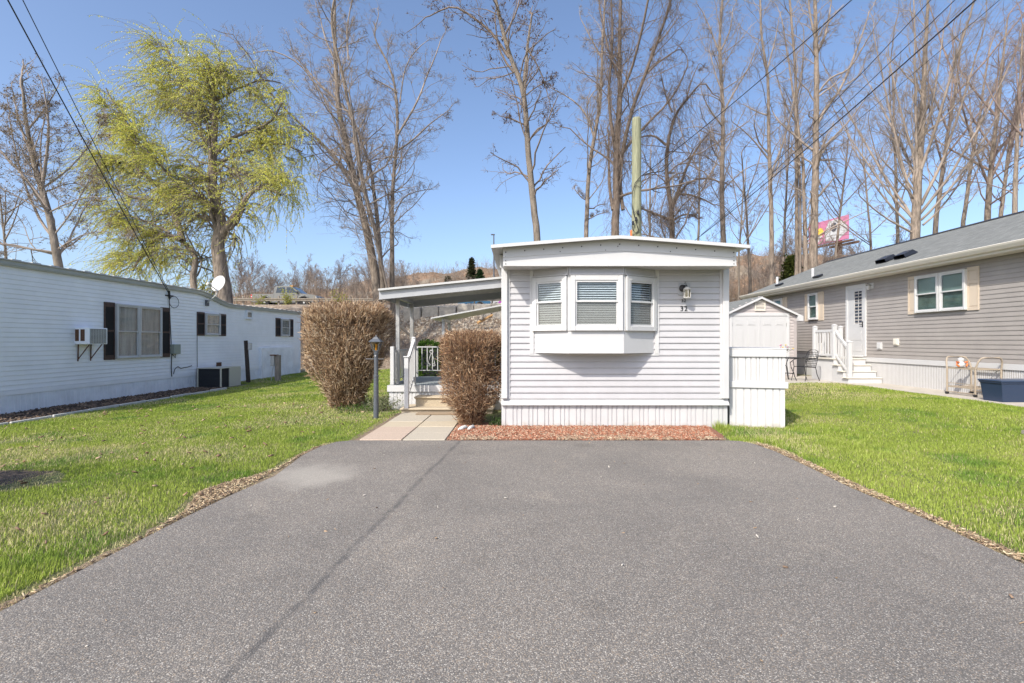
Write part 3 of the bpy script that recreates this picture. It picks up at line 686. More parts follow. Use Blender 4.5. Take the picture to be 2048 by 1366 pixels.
mb = MB().fr(*LF); ribs_mb(mb, LY0, 25.0, -.4, .28, (.13, .13, .16, .13, .09, .05), .010); mb.build('skirting', 'skirt2', lh)
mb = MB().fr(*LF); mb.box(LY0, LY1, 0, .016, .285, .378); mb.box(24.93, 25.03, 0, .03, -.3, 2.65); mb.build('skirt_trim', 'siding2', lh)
def ribbon(mb, ys_, f0, f1, n0, n1):               # band following the eave
    k = len(ys_); vs = []
    for y in ys_: vs += [(y, n0, f0(y)), (y, n1, f0(y)), (y, n1, f1(y)), (y, n0, f1(y))]
    fs = []
    for q in range(k-1):
        for c in range(4): fs.append((q*4+c, q*4+(c+1) % 4, q*4+4+(c+1) % 4, q*4+4+c))
    return mb.add(vs, fs+[(0, 1, 2, 3), ((k-1)*4+3, (k-1)*4+2, (k-1)*4+1, (k-1)*4)])
ysr = list(np.arange(LY0-.1, LY1+.2, .2))
mb = MB().fr(*LF); ribbon(mb, ysr, lambda y: lztop(y)-.0, lambda y: lztop(y)+.115, -.02, .07); ribbon(mb, ysr, lambda y: lztop(y)+.03, lambda y: lztop(y)+.05, .07, .085); mb.build('gutter', 'gutter', lh)
mb = MB().fr(*LF); ribbon(mb, ysr, lambda y: lztop(y)+.117, lambda y: lztop(y)+.14, -2.1, .10)
for q in np.arange(LY0, LY1, .45): ribbon(mb, [q, q+.2], lambda y: lztop(y)+.142, lambda y: lztop(y)+.158, -2.0, .09)
mb.fr((LX, 0, 0), (0, 1, 0), (1, 0, 0)); mb.build('roof', 'roofwhite', lh)
def lwin(p0, p1, z0, z1, **k): return window(lh, LF, ly(p0), ly(p1), z0, z1, back='curtain', **k)
lwin(228, 273.5, .95, 2.41, lab='left half of the big double window'); lwin(274, 319, .95, 2.41, lab='right half of the big double window')
for a_, b_ in ((206.5, 227.5), (320, 338)): shutter(lh, LF, ly(a_), ly(b_), .93, 2.43, 'brownsh', 'darksh')
lwin(407.7, 437, 1.62, 2.37, lab='small window between brown shutters under the dish')
for a_, b_ in ((392.7, 407.5), (437.5, 450.5)): shutter(lh, LF, ly(a_), ly(b_), 1.60, 2.39, 'brownsh', 'darksh')
lwin(560, 576.5, 1.64, 2.42, lab='small window near the far end')
for a_, b_ in ((550.5, 559.8), (577, 585.5)): shutter(lh, LF, ly(a_), ly(b_), 1.62, 2.44, 'brownsh', 'darksh')
lwin(489.5, 502, 2.28, 2.62, split=False, frame='skirt2', lab='tiny square window high under the eave')
mb = MB().fr(*LF); mb.box(ly(432), ly(442), 0, .02, .47, .66); mb.build('vent', 'rust', lh)
mb = MB(); ribs_mb(mb.fr((LX+.12, 0, 0), (0, 1, 0), (1, 0, 0)), 21.1, 24.1, -.3, 1.0, (.16, .1), .012); mb.fr(*LF).box(21.05, 24.15, 0, .118, 1.0, 1.14); mb.box(21.05, 21.098, 0, .119, -.3, 1.0); mb.box(24.1, 24.14, 0, .119, -.3, 1.0)
mb.build('storage_hatch', 'skirt2', lh)
# AC
ac = thing('air_conditioner', (LX+.17, 12.55, 1.5), 'boxy window air conditioner on rusty brackets sticking out of the left home', 'air conditioner')
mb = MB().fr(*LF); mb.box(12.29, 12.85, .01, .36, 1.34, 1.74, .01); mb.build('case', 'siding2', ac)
mb = MB().fr(*LF)
for q in range(12): mb.box(12.33, 12.80, .361, .368, 1.37+q*.028, 1.386+q*.028)
for q in range(7): mb.box(12.33+q*.078, 12.338+q*.078, .361, .370, 1.365, 1.70)
mb.build('grille', 'galv', ac)
MB().fr(*LF).box(12.325, 12.805, .3585, .3612, 1.36, 1.71).build('grille_back', 'dark', ac)
mb = MB().fr(*LF); mb.box(12.285, 12.291, .03, .12, 1.42, 1.70); mb.box(12.285, 12.291, .16, .26, 1.42, 1.70); mb.build('side_vent', 'rust', ac)
for y in (12.38, 12.75):
    mb = MB().fr(*LF); mb.tube([(y, .03, 1.34), (y, .02, .93)], .014, 6); mb.tube([(y, .30, 1.34), (y, .025, .98)], .012, 6); mb.build('bracket', 'rust', ac)
mt = thing('meter_box', (LX, 15.8, 1.15), 'grey green electric box on the wall right of the big window', 'electric box')
mb = MB().fr(*LF); mb.box(15.68, 15.98, .0, .14, 1.02, 1.32, .01); mb.build('case', 'greenbox', mt)
mb = MB().fr((0, 0, 0), (1, 0, 0), (0, 1, 0))
mb.tube([(LX+.03, 15.72, 1.02), (LX+.03, 15.70, .6), (LX+.03, 15.72, .33)], .012, 6); mb.tube([(LX+.03, 15.75, 1.02), (LX+.05, 15.85, .9), (LX+.03, 15.9, 1.02)], .008, 6)
mb.tube([(LX+.03, 15.6, 2.85), (LX+.03, 15.63, 2.3), (LX+.03, 15.7, 1.31)], .010, 6); mb.build('conduit', 'cable', mt)
cb = MB().fr((0, 0, 0), (1, 0, 0), (0, 1, 0)); cb.tube([(LX+.02, 15.6, 2.95), (LX+.05, 15.6, 2.72)], .03, 6); cb.tube([(LX+.02, 15.45, 2.80), (LX+.05, 15.75, 2.80)], .02, 6)
lpz = [(LX+.05, 15.65+.22*math.sin(q/12*6.28)+.15, 2.62+.18*math.cos(q/12*6.28)) for q in range(13)]; cb.tube(lpz, .008, 5)
tag(cb.build('service_bracket', 'cable'), 'black cable clamp with a loop of wire high on the left home wall', 'cable clamp')
tw = MB().fr((0, 0, 0), (1, 0, 0), (0, 1, 0)); tw.tube([(LX+.03, ly(p), CH-(y_-CY)/F*ly(p)) for p, y_ in ((345, 748), (348, 738), (354, 733), (360, 737), (367, 735), (374, 734), (382, 731))], .01, 5)
tw.tube([(LX+.03, ly(p), CH-(y_-CY)/F*ly(p)) for p, y_ in ((393, 735), (392.5, 700), (392.6, 671))], .008, 5)
tag(tw.build('wall_cable', 'cable'), 'thin dark pipe and cable running low along the left home wall', 'cable')
# dish
ds = thing('satellite_dish', (LX+.05, 17.5, 2.7), 'grey satellite dish on an arm at the eave of the left home', 'satellite dish')
c0 = Vector(P(413, 606, 17.5)); c0.x = LX+.03; c1 = Vector((LX+.38, 17.45, CH-(590-CY)/F*17.45))
dc = Vector((LX+.42, 17.5, CH-(567-CY)/F*17.5)); dn = Vector((-.15, -.80, .45)).normalized()
dn = Vector((-.28, -.9, .30)).normalized()
mb = MB().fr((0, 0, 0), (1, 0, 0), (0, 1, 0)); mb.tube([c0, c1, dc-dn*.05], .022, 8); mb.build('mast', 'galv', ds)
mb = MB().fr((c0.x-.01, c0.y, c0.z), (0, 1, 0), (1, 0, 0)); mb.box(-.09, .09, 0, .03, -.1, .1); mb.build('wall_plate', 'lampgrey', ds)
uu = dn.orthogonal().normalized(); vv = dn.cross(uu)
mb = MB().fr(tuple(dc), tuple(uu), tuple(vv), tuple(dn)); mb.lathe([(.02, -.045), (.15, -.035), (.25, -.01), (.29, .012), (.285, .016), (.24, -.002), (.14, -.024), (.01, -.034)], k=28); mb.build('reflector', 'galv', ds, smooth=True)
mb = MB().fr((0, 0, 0), (1, 0, 0), (0, 1, 0)); e = dc+dn*.34+Vector((-.05, 0, -.16)); mb.tube([dc-Vector((0, 0, .27)), e], .014, 6); mb.build('feed_arm', 'lampgrey', ds)
mb = MB().fr(tuple(e), tuple(uu), tuple(vv), tuple(dn)); mb.box(-.05, .05, -.05, .05, -.09, .06, .01); mb.build('receiver', 'beige', ds)
# condenser box on ground
cu = thing('ac_condenser', (-10.2, 17.5, -.15), 'large dark grille cooling unit on the ground beside the left home', 'cooling unit')
mb = MB().fr((0, 0, 0), (1, 0, 0), (0, 1, 0)); X0, X1, Y0, Y1, Z0, Z1 = -10.6, -9.8, 16.9, 18.1, -.2, .5
for x in (X0, X1-.04):
    for y in (Y0, Y1-.04): mb.box(x, x+.04, y, y+.04, Z0, Z1)
mb.box(X0+.0, X1, Y0, Y1, Z1, Z1+.03, .004); mb.box(X0+.001, X1-.001, Y0+.001, Y1-.001, Z0, Z0+.05); mb.box(X1-.03, X1-.002, Y0+.5, Y1-.04, Z0+.05, Z1-.001); mb.build('cabinet', 'beige', cu)
mb = MB().fr((0, 0, 0), (1, 0, 0), (0, 1, 0)); mb.box(X0+.04, X1-.04, Y0+.03, Y1-.05, Z0+.051, Z1-.002); mb.build('coil', 'dark', cu)
mb = MB().fr((0, 0, 0), (1, 0, 0), (0, 1, 0))
for q in range(16): mb.box(X0+.05, X1-.05, Y0+.012, Y0+.018, Z0+.06+q*.04, Z0+.064+q*.04)
mb.build('grille', 'lampgrey', cu)
lpst = thing('leaning_post', (-9.94, 18.9, -.15), 'dark leaning timber post with a small meter beside the left home', 'post')
mb = MB().fr((0, 0, 0), (1, 0, 0), (0, 1, 0)); a0 = Vector((-9.94, 18.9, -.3)); a1 = Vector(P(491.5, 681, 18.75)); mb.tube([a0, a1], [.085, .075], 4); mb.build('timber', 'darkwood', lpst)
mb = MB().fr((0, 0, 0), (1, 0, 0), (0, 1, 0)); q = Vector(P(500, 692, 18.75)); mb.box(q.x-.05, q.x+.06, q.y-.06, q.y+.04, q.z-.14, q.z+.12, .01); mb.build('meter', 'galv', lpst)
pp = thing('meter_pedestal', (-9.35, 20, -.15), 'grey wooden post with a rust topped metal box beside the left home', 'meter post')
mb = MB().fr((0, 0, 0), (1, 0, 0), (0, 1, 0)); q = P(556, 710, 20); mb.box(q[0]-.09, q[0]+.09, 19.9, 20.08, -.3, q[2], .01); mb.build('timber', 'wood', pp)
mb = MB().fr((0, 0, 0), (1, 0, 0), (0, 1, 0)); mb.box(q[0]-.23, q[0]-.092, 19.85, 20.05, q[2]-.42, q[2]-.03, .01); mb.tube([(q[0]-.16, 19.95, q[2]-.42), (q[0]-.18, 19.9, .2), (q[0]-.22, 19.9, -.2)], .015, 6); mb.build('box', 'galv', pp)
mb = MB().fr((0, 0, 0), (1, 0, 0), (0, 1, 0)); mb.box(q[0]-.25, q[0]-.0, 19.84, 20.06, q[2]-.028, q[2]+.02, .005); mb.build('cap', 'rust', pp)
mb = MB().fr((0, 0, 0), (1, 0, 0), (0, 1, 0))
prev = None
for k_ in range(9):
    y0 = 8.6+k_*.86; x0 = -9.42+.012*k_+random.uniform(-.015, .015)
    mb.box(x0, x0+.05, y0, y0+.83, -.14, -.065+random.uniform(-.012, .012), .008)
tag(mb.build('garden_edging', 'dirtywhite'), 'low white edging strip along the dark bed beside the left home', 'edging')

# ---------------------------------------------------------------- right house
RX = 10.5; RY1 = 22.8; RY0 = 6.0
rh = thing('house', (14, 15, .19), 'long grey sided house with tan shutters and grey shingle roof on the right', 'house')
def ry(px): return RX*F/(px-CX)
RF = ((RX, 0, 0), (0, 1, 0), (-1, 0, 0))
mb = MB().fr(*RF); siding_mb(mb, RY0, RY1, .93, 3.29, .1016, .013)
mb.fr((0, 0, 0), (1, 0, 0), (0, 1, 0)); mb.box(RX+.005, RX+7.0, RY0, RY1, .2, 3.28); mb.fr((0, RY1, 0), (1, 0, 0), (0, 1, 0)); mb.prism([(RX+.005, 3.28), (RX+7, 3.28), (RX+3.5, 4.6)], -.01, -.05)
mb.build('wall', 'siding3', rh)
mb = MB().fr(*RF); ribs_mb(mb.fr((RX-.0, 0, 0), (0, 1, 0), (-1, 0, 0)), RY0, RY1, .1, .80, (.05,), .012, .012); mb.build('skirting', 'white', rh)
mb = MB().fr(*RF); mb.box(RY0, RY1, 0, .03, .80, .93, .004); mb.box(RY1-.06, RY1+.02, 0, .02, .93, 3.28); mb.build('skirt_trim', 'white', rh)
GX = 10.1; GZ1 = 3.45; RGX, RGZ = 14.0, 5.0
mb = MB().fr((0, RY0-.3, 0)); mb.prism([(GX+.02, GZ1-.015), (RGX, RGZ), (RGX, RGZ-.05), (GX+.02, GZ1-.07)], 0, -(RY1+.3-RY0+.3))
mb.prism([(RGX, RGZ), (RGX+3.9, GZ1), (RGX+3.9, GZ1-.05), (RGX, RGZ-.05)], 0, -(RY1+.3-RY0+.3)); mb.build('roof', 'shingle', rh)
mb = MB().fr((0, RY0-.3, 0)); mb.prism([(RGX-.12, RGZ-.03), (RGX-.0, RGZ+.035), (RGX+.12, RGZ-.03), (RGX, RGZ-.04)], 0, -(RY1+.3-RY0+.3)); mb.build('ridge_cap', 'blackp', rh)
mb = MB().fr((0, RY0-.3, 0)); L_ = RY1+.3-RY0+.3
mb.prism([(GX-.10, GZ1-.0), (GX-.115, GZ1-.012), (GX-.10, GZ1-.05), (GX-.055, GZ1-.12), (GX+.02, GZ1-.125), (GX+.02, GZ1-.11), (GX-.045, GZ1-.10), (GX-.085, GZ1-.04)], 0, -L_); mb.build('gutter', 'almond', rh)
mb = MB().fr((0, RY0-.3, 0)); mb.prism([(GX+.02, GZ1-.18), (GX+.05, GZ1-.18), (GX+.05, GZ1-.03), (GX+.02, GZ1-.03)], 0, -L_); mb.prism([(GX+.05, GZ1-.18), (RX+.02, GZ1-.18), (RX+.02, GZ1-.165), (GX+.05, GZ1-.165)], 0, -L_)
mb.box(RX-.0, RX+.02, -L_, 0, 3.26, 3.285) if False else None
mb.build('soffit', 'almond', rh)
def rwin(p0, p1, z0, z1, **k): return window(rh, RF, ry(p1), ry(p0), z0, z1, fw=.05, **k)
rwin(1835, 1882.5, 2.15, 3.11, back='greenroom', blinds=0, lab='left half of the double window')
rwin(1884, 1937, 2.15, 3.11, back='greenroom', blinds=0, lab='right half of the double window')
for a_, b_ in ((1818, 1835), (1937, 1960)): shutter(rh, RF, ry(b_), ry(a_), 2.13, 3.13, 'tan', None, slots=3)
rwin(1620, 1638.5, 2.17, 3.11, back='greenroom', lab='small window left of the door')
for a_, b_ in ((1611, 1620), (1638.5, 1648.5)): shutter(rh, RF, ry(b_), ry(a_), 2.13, 3.13, 'tan', None, slots=3)
rwin(1551, 1567, 2.17, 3.11, back='greenroom', lab='far window partly hidden by the shed')
for a_, b_ in ((1567, 1575),): shutter(rh, RF, ry(b_), ry(a_), 2.13, 3.13, 'tan', None, slots=3)
d0, d1 = ry(1734), ry(1694); dw = d1-d0
mb = MB().fr(*RF); mb.box(d0, d0+.10, 0, .05, .95, 3.16, .006); mb.box(d1-.10, d1, 0, .05, .95, 3.16, .006); mb.box(d0+.10, d1-.10, 0, .05, 3.03, 3.16, .006); mb.box(d0+.1, d1-.1, 0, .07, .93, .98, .006)
dof = mb.build('door_frame', 'white', rh)
mb = MB().fr(*RF); a0, a1 = d0+.1, d1-.1
mb.box(a0, a1, .0, .03, .98, 1.95); mb.box(a0, a0+.09, .0, .03, 1.95, 3.03); mb.box(a1-.3, a1, 0, .03, 1.95, 3.03); mb.box(a0+.09, a1-.3, 0, .03, 2.95, 3.03)
mb.box(a0+.1, a1-.1, .03, .037, 1.1, 1.35); mb.box(a0+.1, a1-.1, .03, .037, 1.45, 1.75)
door = mb.build('door', 'whitep', rh)
MB().fr(*RF).box(a0+.09, a1-.3, .004, .010, 1.95, 2.95).build('door_glass', 'darkglass', door)
mb = MB().fr(*RF)
for q in range(1, 3): mb.box(a0+.09, a1-.3, .010, .022, 1.95+q*.333-.008, 1.95+q*.333+.008)
mb.box((a0+.09+a1-.3)/2-.007, (a0+.09+a1-.3)/2+.007, .010, .021, 1.95, 2.95); mb.build('glazing_bars', 'whitep', door)
mb = MB().fr(*RF); mb.tube([(a0+.05, .03, 1.92), (a0+.05, .07, 1.92), (a0+.14, .07, 1.92)], .011, 6); mb.box(a0+.03, a0+.07, .03, .04, 1.84, 2.02); mb.build('handle', 'black', door)
mb = MB().fr(*RF); y0 = ry(1745); mb.box(y0-.06, y0+.12, 0, .02, 2.97, 3.14, .005); wl = mb.build('wall_lamp', 'whitep', rh)
mb = MB().fr((RX-.12, y0+.02, 0), (1, 0, 0), (0, 1, 0)); mb.lathe([(.012, 3.11), (.04, 3.09), (.07, 3.05), (.055, 3.045)], k=10); mb.fr((0, 0, 0), (1, 0, 0), (0, 1, 0)); mb.tube([(RX-.02, y0+.02, 3.06), (RX-.08, y0+.02, 3.11), (RX-.12, y0+.02, 3.10)], .012); mb.build('lamp_hood', 'steel', wl)
MB().fr((RX-.12, y0+.02, 0), (1, 0, 0), (0, 1, 0)).lathe([(.03, 2.94), (.05, 3.0), (.05, 3.045)], k=10).build('lamp_shade', 'whitep', wl)
for pxa, pxb, ya, yb in ((1756, 1765.5, 699, 685), (1789, 1799, 691, 677)):
    y1, y0 = ry(pxa), ry(pxb); ym = (y0+y1)/2; za = CH-(ya-CY)/F*ym; zb2 = CH-(yb-CY)/F*ym
    mb = MB().fr(*RF); mb.box(y0, y1, .0, .045, za, zb2, .008); mb.box(y0+.03, y1-.03, .045, .06, za+.03, zb2-.03, .005); mb.build('outlet_cover', 'white' if pxa < 1770 else 'almond', rh)
def roofpt(px, py):                                # where a photo point meets the roof slope
    k = (RGZ-GZ1)/(RGX-GX); a = (px-CX)/F; c = -(py-CY)/F
    Y = (GZ1-k*GX-CH)/(c-k*a); return Vector((a*Y, Y, CH+c*Y))
sl_ = Vector((RGX-GX, 0, RGZ-GZ1)).normalized(); rn = Vector((-sl_.z, 0, sl_.x))
for (pa, py, lab) in ((1774, 521, 'farther black roof vent'), (1812, 512, 'nearer black roof vent')):
    q = roofpt(pa, py); mb = MB().fr(tuple(q), (0, 1, 0), tuple(-sl_), tuple(rn))
    mb.add([(-.22, .2, 0), (.22, .2, 0), (.22, -.2, 0), (-.22, -.2, 0), (-.2, .2, .10), (.2, .2, .10), (.17, -.12, .13), (-.17, -.12, .13)], [(3, 2, 1, 0), (4, 5, 6, 7), (1, 2, 6, 5), (2, 3, 7, 6), (3, 0, 4, 7)])
    o = mb.build('roof_vent', 'blackp', rh); o['label'] = lab
for (pa, py) in ((1636, 554), (1559, 570.5)):
    q = roofpt(pa, py); mb = MB().fr(tuple(q), (0, 1, 0), tuple(-sl_), tuple(rn)); mb.box(-.18, .18, -.1, .1, 0, .07, .01); mb.build('roof_vent', 'blackp', rh)
for (pa, py) in ((1625.5, 553), (1554.5, 568)):
    q = roofpt(pa, py); mb = MB().fr(tuple(q), (1, 0, 0), (0, 1, 0)); mb.lathe([(.05, -.1), (.05, .30), (.044, .31), (.044, .30)], k=12); mb.build('vent_pipe', 'whitep', rh)
# steps of right house
rs = thing('entry_steps', (9.95, 15.6, .19), 'white entry steps with pickets leading up to the door of the grey house', 'steps')
SX0, SX1 = 9.5, 10.46
tz = [.37, .545, .72, .894]; ty = [14.72, 14.95, 15.18, 15.41]
mb = MB().fr((0, 0, 0), (1, 0, 0), (0, 1, 0))
for q in range(4): mb.box(SX0, SX1, ty[q], (ty[q+1] if q < 3 else 16.55), .15, tz[q]-.03)
ribs_mb(mb.fr((SX0-.004, 0, 0), (0, 1, 0), (-1, 0, 0)), 15.45, 16.55, .15, .80, (.05,), .010, .01); mb.build('risers', 'white', rs)
for q in range(4): MB().fr((0, 0, 0), (1, 0, 0), (0, 1, 0)).box(SX0-.06, SX1, ty[q]-.03, (ty[q+1]-.002 if q < 3 else 16.57), tz[q]-.028, tz[q], .006).build('tread', 'almond', rs)
def npost(x, y, z0, z1): mb = MB().fr((x, y, 0), (1, 0, 0), (0, 1, 0)); mb.box(-.055, .055, -.055, .055, z0, z1, .008); mb.lathe([(.085, z1), (.085, z1+.02), (.02, z1+.05)], k=4); mb.build('post', 'white', rs)
npost(9.56, 16.48, .895, 1.86); npost(9.56, 15.47, .895, 1.88); npost(10.38, 16.48, .895, 1.86); npost(9.60, 14.83, .371, 1.38)
mb = MB().fr((0, 0, 0), (1, 0, 0), (0, 1, 0))
mb.box(9.535, 9.585, 15.53, 16.42, 1.70, 1.77); mb.box(9.535, 9.585, 15.53, 16.42, .97, 1.02); mb.box(9.62, 10.32, 16.455, 16.505, 1.70, 1.77); mb.box(9.62, 10.32, 16.455, 16.505, .97, 1.02)
mb.fr((0, 0, 0), (0, 1, 0), (1, 0, 0)); mb.prism([(14.89, 1.20), (15.41, 1.66), (15.41, 1.74), (14.89, 1.28)], 9.54, 9.60); mb.prism([(14.89, .52), (15.41, .95), (15.41, 1.02), (14.89, .59)], 9.55, 9.59); mb.build('rail', 'white', rs)
mb = MB().fr((0, 0, 0), (1, 0, 0), (0, 1, 0))
for q in range(6): y = 15.62+q*.14; mb.box(9.545, 9.575, y, y+.035, 1.02, 1.70)
for q in range(5): x = 9.7+q*.13; mb.box(x, x+.035, 16.465, 16.495, 1.02, 1.70)
for q in range(4): y = 14.95+q*.11; zz = (y-14.89)/.52; mb.box(9.555, 9.585, y, y+.03, .57+zz*.43, 1.22+zz*.44)
mb.build('balusters', 'white', rs)
# garden cart
ct = thing('serving_cart', (10.15, 11.4, .2), 'tan tubular patio cart frame on wheels against the skirting of the grey house', 'cart')
for y, lean in ((11.78, .07), (11.05, -.07)):
    mb = MB().fr((0, 0, 0), (1, 0, 0), (0, 1, 0))
    pt = [(9.87, y, .26), (9.87, y, .80), (9.89, y+lean*.6, .96), (9.93, y+lean, 1.04), (9.99, y+lean*1.3, 1.06), (10.30, y+lean*1.3, 1.06), (10.36, y+lean, 1.04), (10.41, y+lean*.6, .96), (10.43, y, .80), (10.43, y, .26)]
    mb.tube(pt, .018, 8); mb.build('end_frame', 'bronze', ct)
for z in (.82, .40):
    mb = MB().fr((0, 0, 0), (1, 0, 0), (0, 1, 0)); mb.box(9.87, 10.43, 11.05, 11.08, z-.03, z); mb.box(9.87, 10.43, 11.75, 11.78, z-.03, z); mb.box(9.87, 9.90, 11.081, 11.749, z-.03, z); mb.box(10.40, 10.43, 11.081, 11.749, z-.03, z)
    if z < .5:
        mb.box(9.87, 9.89, 11.08, 11.75, z+.06, z+.075)
        for q in range(5): mb.box(9.9+q*.1, 9.915+q*.1, 11.08, 11.75, z-.02, z-.008)
    mb.build('shelf_frame', 'bronze', ct)
mb = MB().fr((0, 0, 0), (1, 0, 0), (0, 1, 0)); mb.tube([(9.87, 11.06, .27), (9.87, 11.77, .27)], .012, 6).build('lower_bar', 'bronze', ct); MB().fr((0, 0, 0), (1, 0, 0), (0, 1, 0)).tube([(10.43, 11.06, .27), (10.43, 11.77, .27)], .012, 6).build('lower_bar', 'bronze', ct)
for x in (9.87, 10.43):
    for y in (11.05, 11.78): MB().fr((x, y, .235), (0, 0, 1), (0, 1, 0), (1, 0, 0)).lathe([(.012, -.03), (.03, -.025), (.032, 0), (.03, .025), (.012, .03)], k=12).build('wheel', 'black', ct)
fg = thing('figurine', (10.1, 11.70, .825), 'white figurine with orange arms sitting on the tan patio cart', 'figurine')
mb = MB().fr((10.12, 11.70, 0), (1, 0, 0), (0, 1, 0)); mb.lathe([(.05, .822), (.075, .85), (.08, .89), (.06, .93), (.045, .95), (.065, .98), (.06, 1.02), (.02, 1.045)], k=14); mb.build('body', 'whitep', fg, smooth=True)
for s_ in (-1, 1): MB().fr((10.12, 11.70, 0), (1, 0, 0), (0, 1, 0)).tube([(s_*.06, -.02, .93), (s_*.115, -.03, .945), (s_*.12, -.03, .88), (s_*.08, -.05, .84)], [.02, .024, .022, .018], 8).build('arm', 'orange', fg)
bn = thing('storage_bin', (9.95, 10.3, .2), 'dark blue plastic storage bin with lid on the path beside the cart', 'storage bin')
mb = MB().fr((9.97, 10.35, .207), (1, 0, 0), (0, 1, 0)); x, y = .42, .24
vs = [(-x+.05, -y+.03, 0), (x-.05, -y+.03, 0), (x-.05, y-.03, 0), (-x+.05, y-.03, 0), (-x, -y, .40), (x, -y, .40), (x, y, .40), (-x, y, .40)]
mb.add(vs, [(3, 2, 1, 0), (0, 1, 5, 4), (1, 2, 6, 5), (2, 3, 7, 6), (3, 0, 4, 7)]); mb.box(-x-.015, x+.015, -y-.015, y+.015, .37, .40, .004); mb.build('tub', 'blue', bn)
MB().fr((9.97, 10.35, .207), (1, 0, 0), (0, 1, 0)).box(-x-.03, x+.03, -y-.03, y+.03, .402, .435, .01).build('lid', 'lid', bn)
# shed
sh = thing('shed', (8.27, 18.5, .19), 'small grey shed with white double doors and a louvred gable vent behind the enclosure', 'shed')
SY = 17.5; sx = lambda p: (p-CX)/F*SY; sz = lambda p: CH-(p-CY)/F*SY
pk, ev = (8.27, 2.94), 2.34
slope = (pk[1]-2.29)/(9.66-8.27)
mb = MB().fr((0, SY, 0)); siding_mb(mb, 7.04, 9.5, .2, 2.34)
z = 2.34
while z < 2.85: hw = (2.93-z)/slope-.05; siding_mb(mb, 8.27-hw+.06, 8.27+hw-.06, z, z+.1016); z += .1016
mb.prism([(7.04, .2), (9.5, .2), (9.5, 2.34), (8.27, 2.9), (7.04, 2.34)], -.004, -2.4); mb.build('wall', mat('shed_siding', (.43, .39, .375), .6, var=.04, vscale=3), sh)
mb = MB().fr((0, SY, 0)); mb.box(9.42, 9.52, -.1, .025, .2, 2.33, .004); mb.box(7.02, 7.12, -.1, .025, .2, 2.33, .004); mb.build('corner_trim', mat('shed_trim', (.38, .345, .335), .6), sh)
mb = MB().fr((0, SY-.12, 0))
for s_ in (-1, 1): mb.prism([(8.27, 2.94), (8.27+s_*1.39, 2.29), (8.27+s_*1.39, 2.26), (8.27, 2.91)], 0, -2.7)
mb.build('roof', 'shingle', sh)
mb = MB().fr((0, SY-.12, 0))
for s_ in (-1, 1): mb.prism([(8.27, 2.925), (8.27+s_*1.40, 2.27), (8.27+s_*1.40, 2.20), (8.27, 2.855)], .002, .025)
mb.box(9.5, 9.675, -.1, .03, 2.10, 2.27) ; mb.box(6.87, 7.04, -.1, .03, 2.10, 2.27); mb.build('rake_trim', 'white', sh)
mb = MB().fr((0, SY, 0)); x0, x1 = sx(1458.5), sx(1578); mb.box(x0, x0+.09, .0, .04, .25, sz(626), .004); mb.box(x1-.09, x1, .0, .04, .25, sz(626), .004); mb.box(x0+.09, x1-.09, .0, .04, sz(632), sz(626), .004); mb.build('door_frame', 'white', sh)
xm = (x0+x1)/2
for a_, b_, hx in ((x0+.09, xm-.02, x0+.1), (xm+.02, x1-.09, x1-.1)):
    mb = MB().fr((0, SY, 0)); mb.box(a_, b_, .0, .022, .28, sz(632)-.01)
    w2 = b_-a_
    for ux in (.12, .58):
        for z0, z1 in ((1.95, 2.13), (1.05, 1.82), (.4, .9)):
            mb.box(a_+w2*ux, a_+w2*(ux+.3), .022, .028, z0, z1, .004); mb.box(a_+w2*ux+.03, a_+w2*(ux+.3)-.03, .028, .034, z0+.03, z1-.03, .004)
    dd_ = mb.build('door', 'whitep', sh)
    mb = MB().fr((0, SY, 0))
    for z in (1.92, 1.15): mb.box(hx-.012, hx+.012, .023, .032, z, z+.12)
    mb.build('hinge', 'steel', dd_)
mb = MB().fr((0, SY, 0)); mb.box(xm-.02, xm+.02, .022, .035, .28, sz(632)); mb.build('astragal', 'whitep', sh)
mb = MB().fr((0, SY, 0)); mb.tube([(xm+.07, .03, 1.2), (xm+.07, .08, 1.2), (xm+.17, .08, 1.17)], .016, 6); mb.build('handle', 'steel', sh)
mb = MB().fr((0, SY, 0)); x0, x1 = sx(1509), sx(1530); za, zb3 = sz(622), sz(601.5)
mb.box(x0, x0+.035, 0, .05, za, zb3, .004); mb.box(x1-.035, x1, 0, .05, za, zb3, .004); mb.box(x0+.035, x1-.035, 0, .05, za, za+.035, .004); mb.box(x0+.035, x1-.035, 0, .05, zb3-.035, zb3, .004)
for q in range(6): z = za+.04+q*.047; mb.add([(x0+.035, .01, z+.035), (x1-.035, .01, z+.035), (x1-.035, .045, z), (x0+.035, .045, z)], [(0, 1, 2, 3)])
mb.build('gable_vent', 'almond', sh)
# patio furniture
def circ(c, r, z, n=20, a0=0, a1=2*math.pi): return [(c[0]+r*math.cos(a0+(a1-a0)*q/n), c[1]+r*math.sin(a0+(a1-a0)*q/n), z) for q in range(n+1)]
tc_ = (8.30, 15.9); tb = thing('patio_table', (*tc_, .2), 'round black wrought iron patio table with curved legs in front of the shed', 'table')
mb = MB().fr((0, 0, 0), (1, 0, 0), (0, 1, 0)); mb.tube(circ(tc_, .42, .90), .016, 6, False)
for q in range(9): x = -.36+q*.09; h = math.sqrt(.42**2-x*x); mb.tube([(tc_[0]+x, tc_[1]-h, .90), (tc_[0]+x, tc_[1]+h, .90)], .006, 4)
for q in range(9): x = -.36+q*.09; h = math.sqrt(.42**2-x*x); mb.tube([(tc_[0]-h, tc_[1]+x, .902), (tc_[0]+h, tc_[1]+x, .902)], .006, 4)
mb.build('tabletop', 'black', tb)
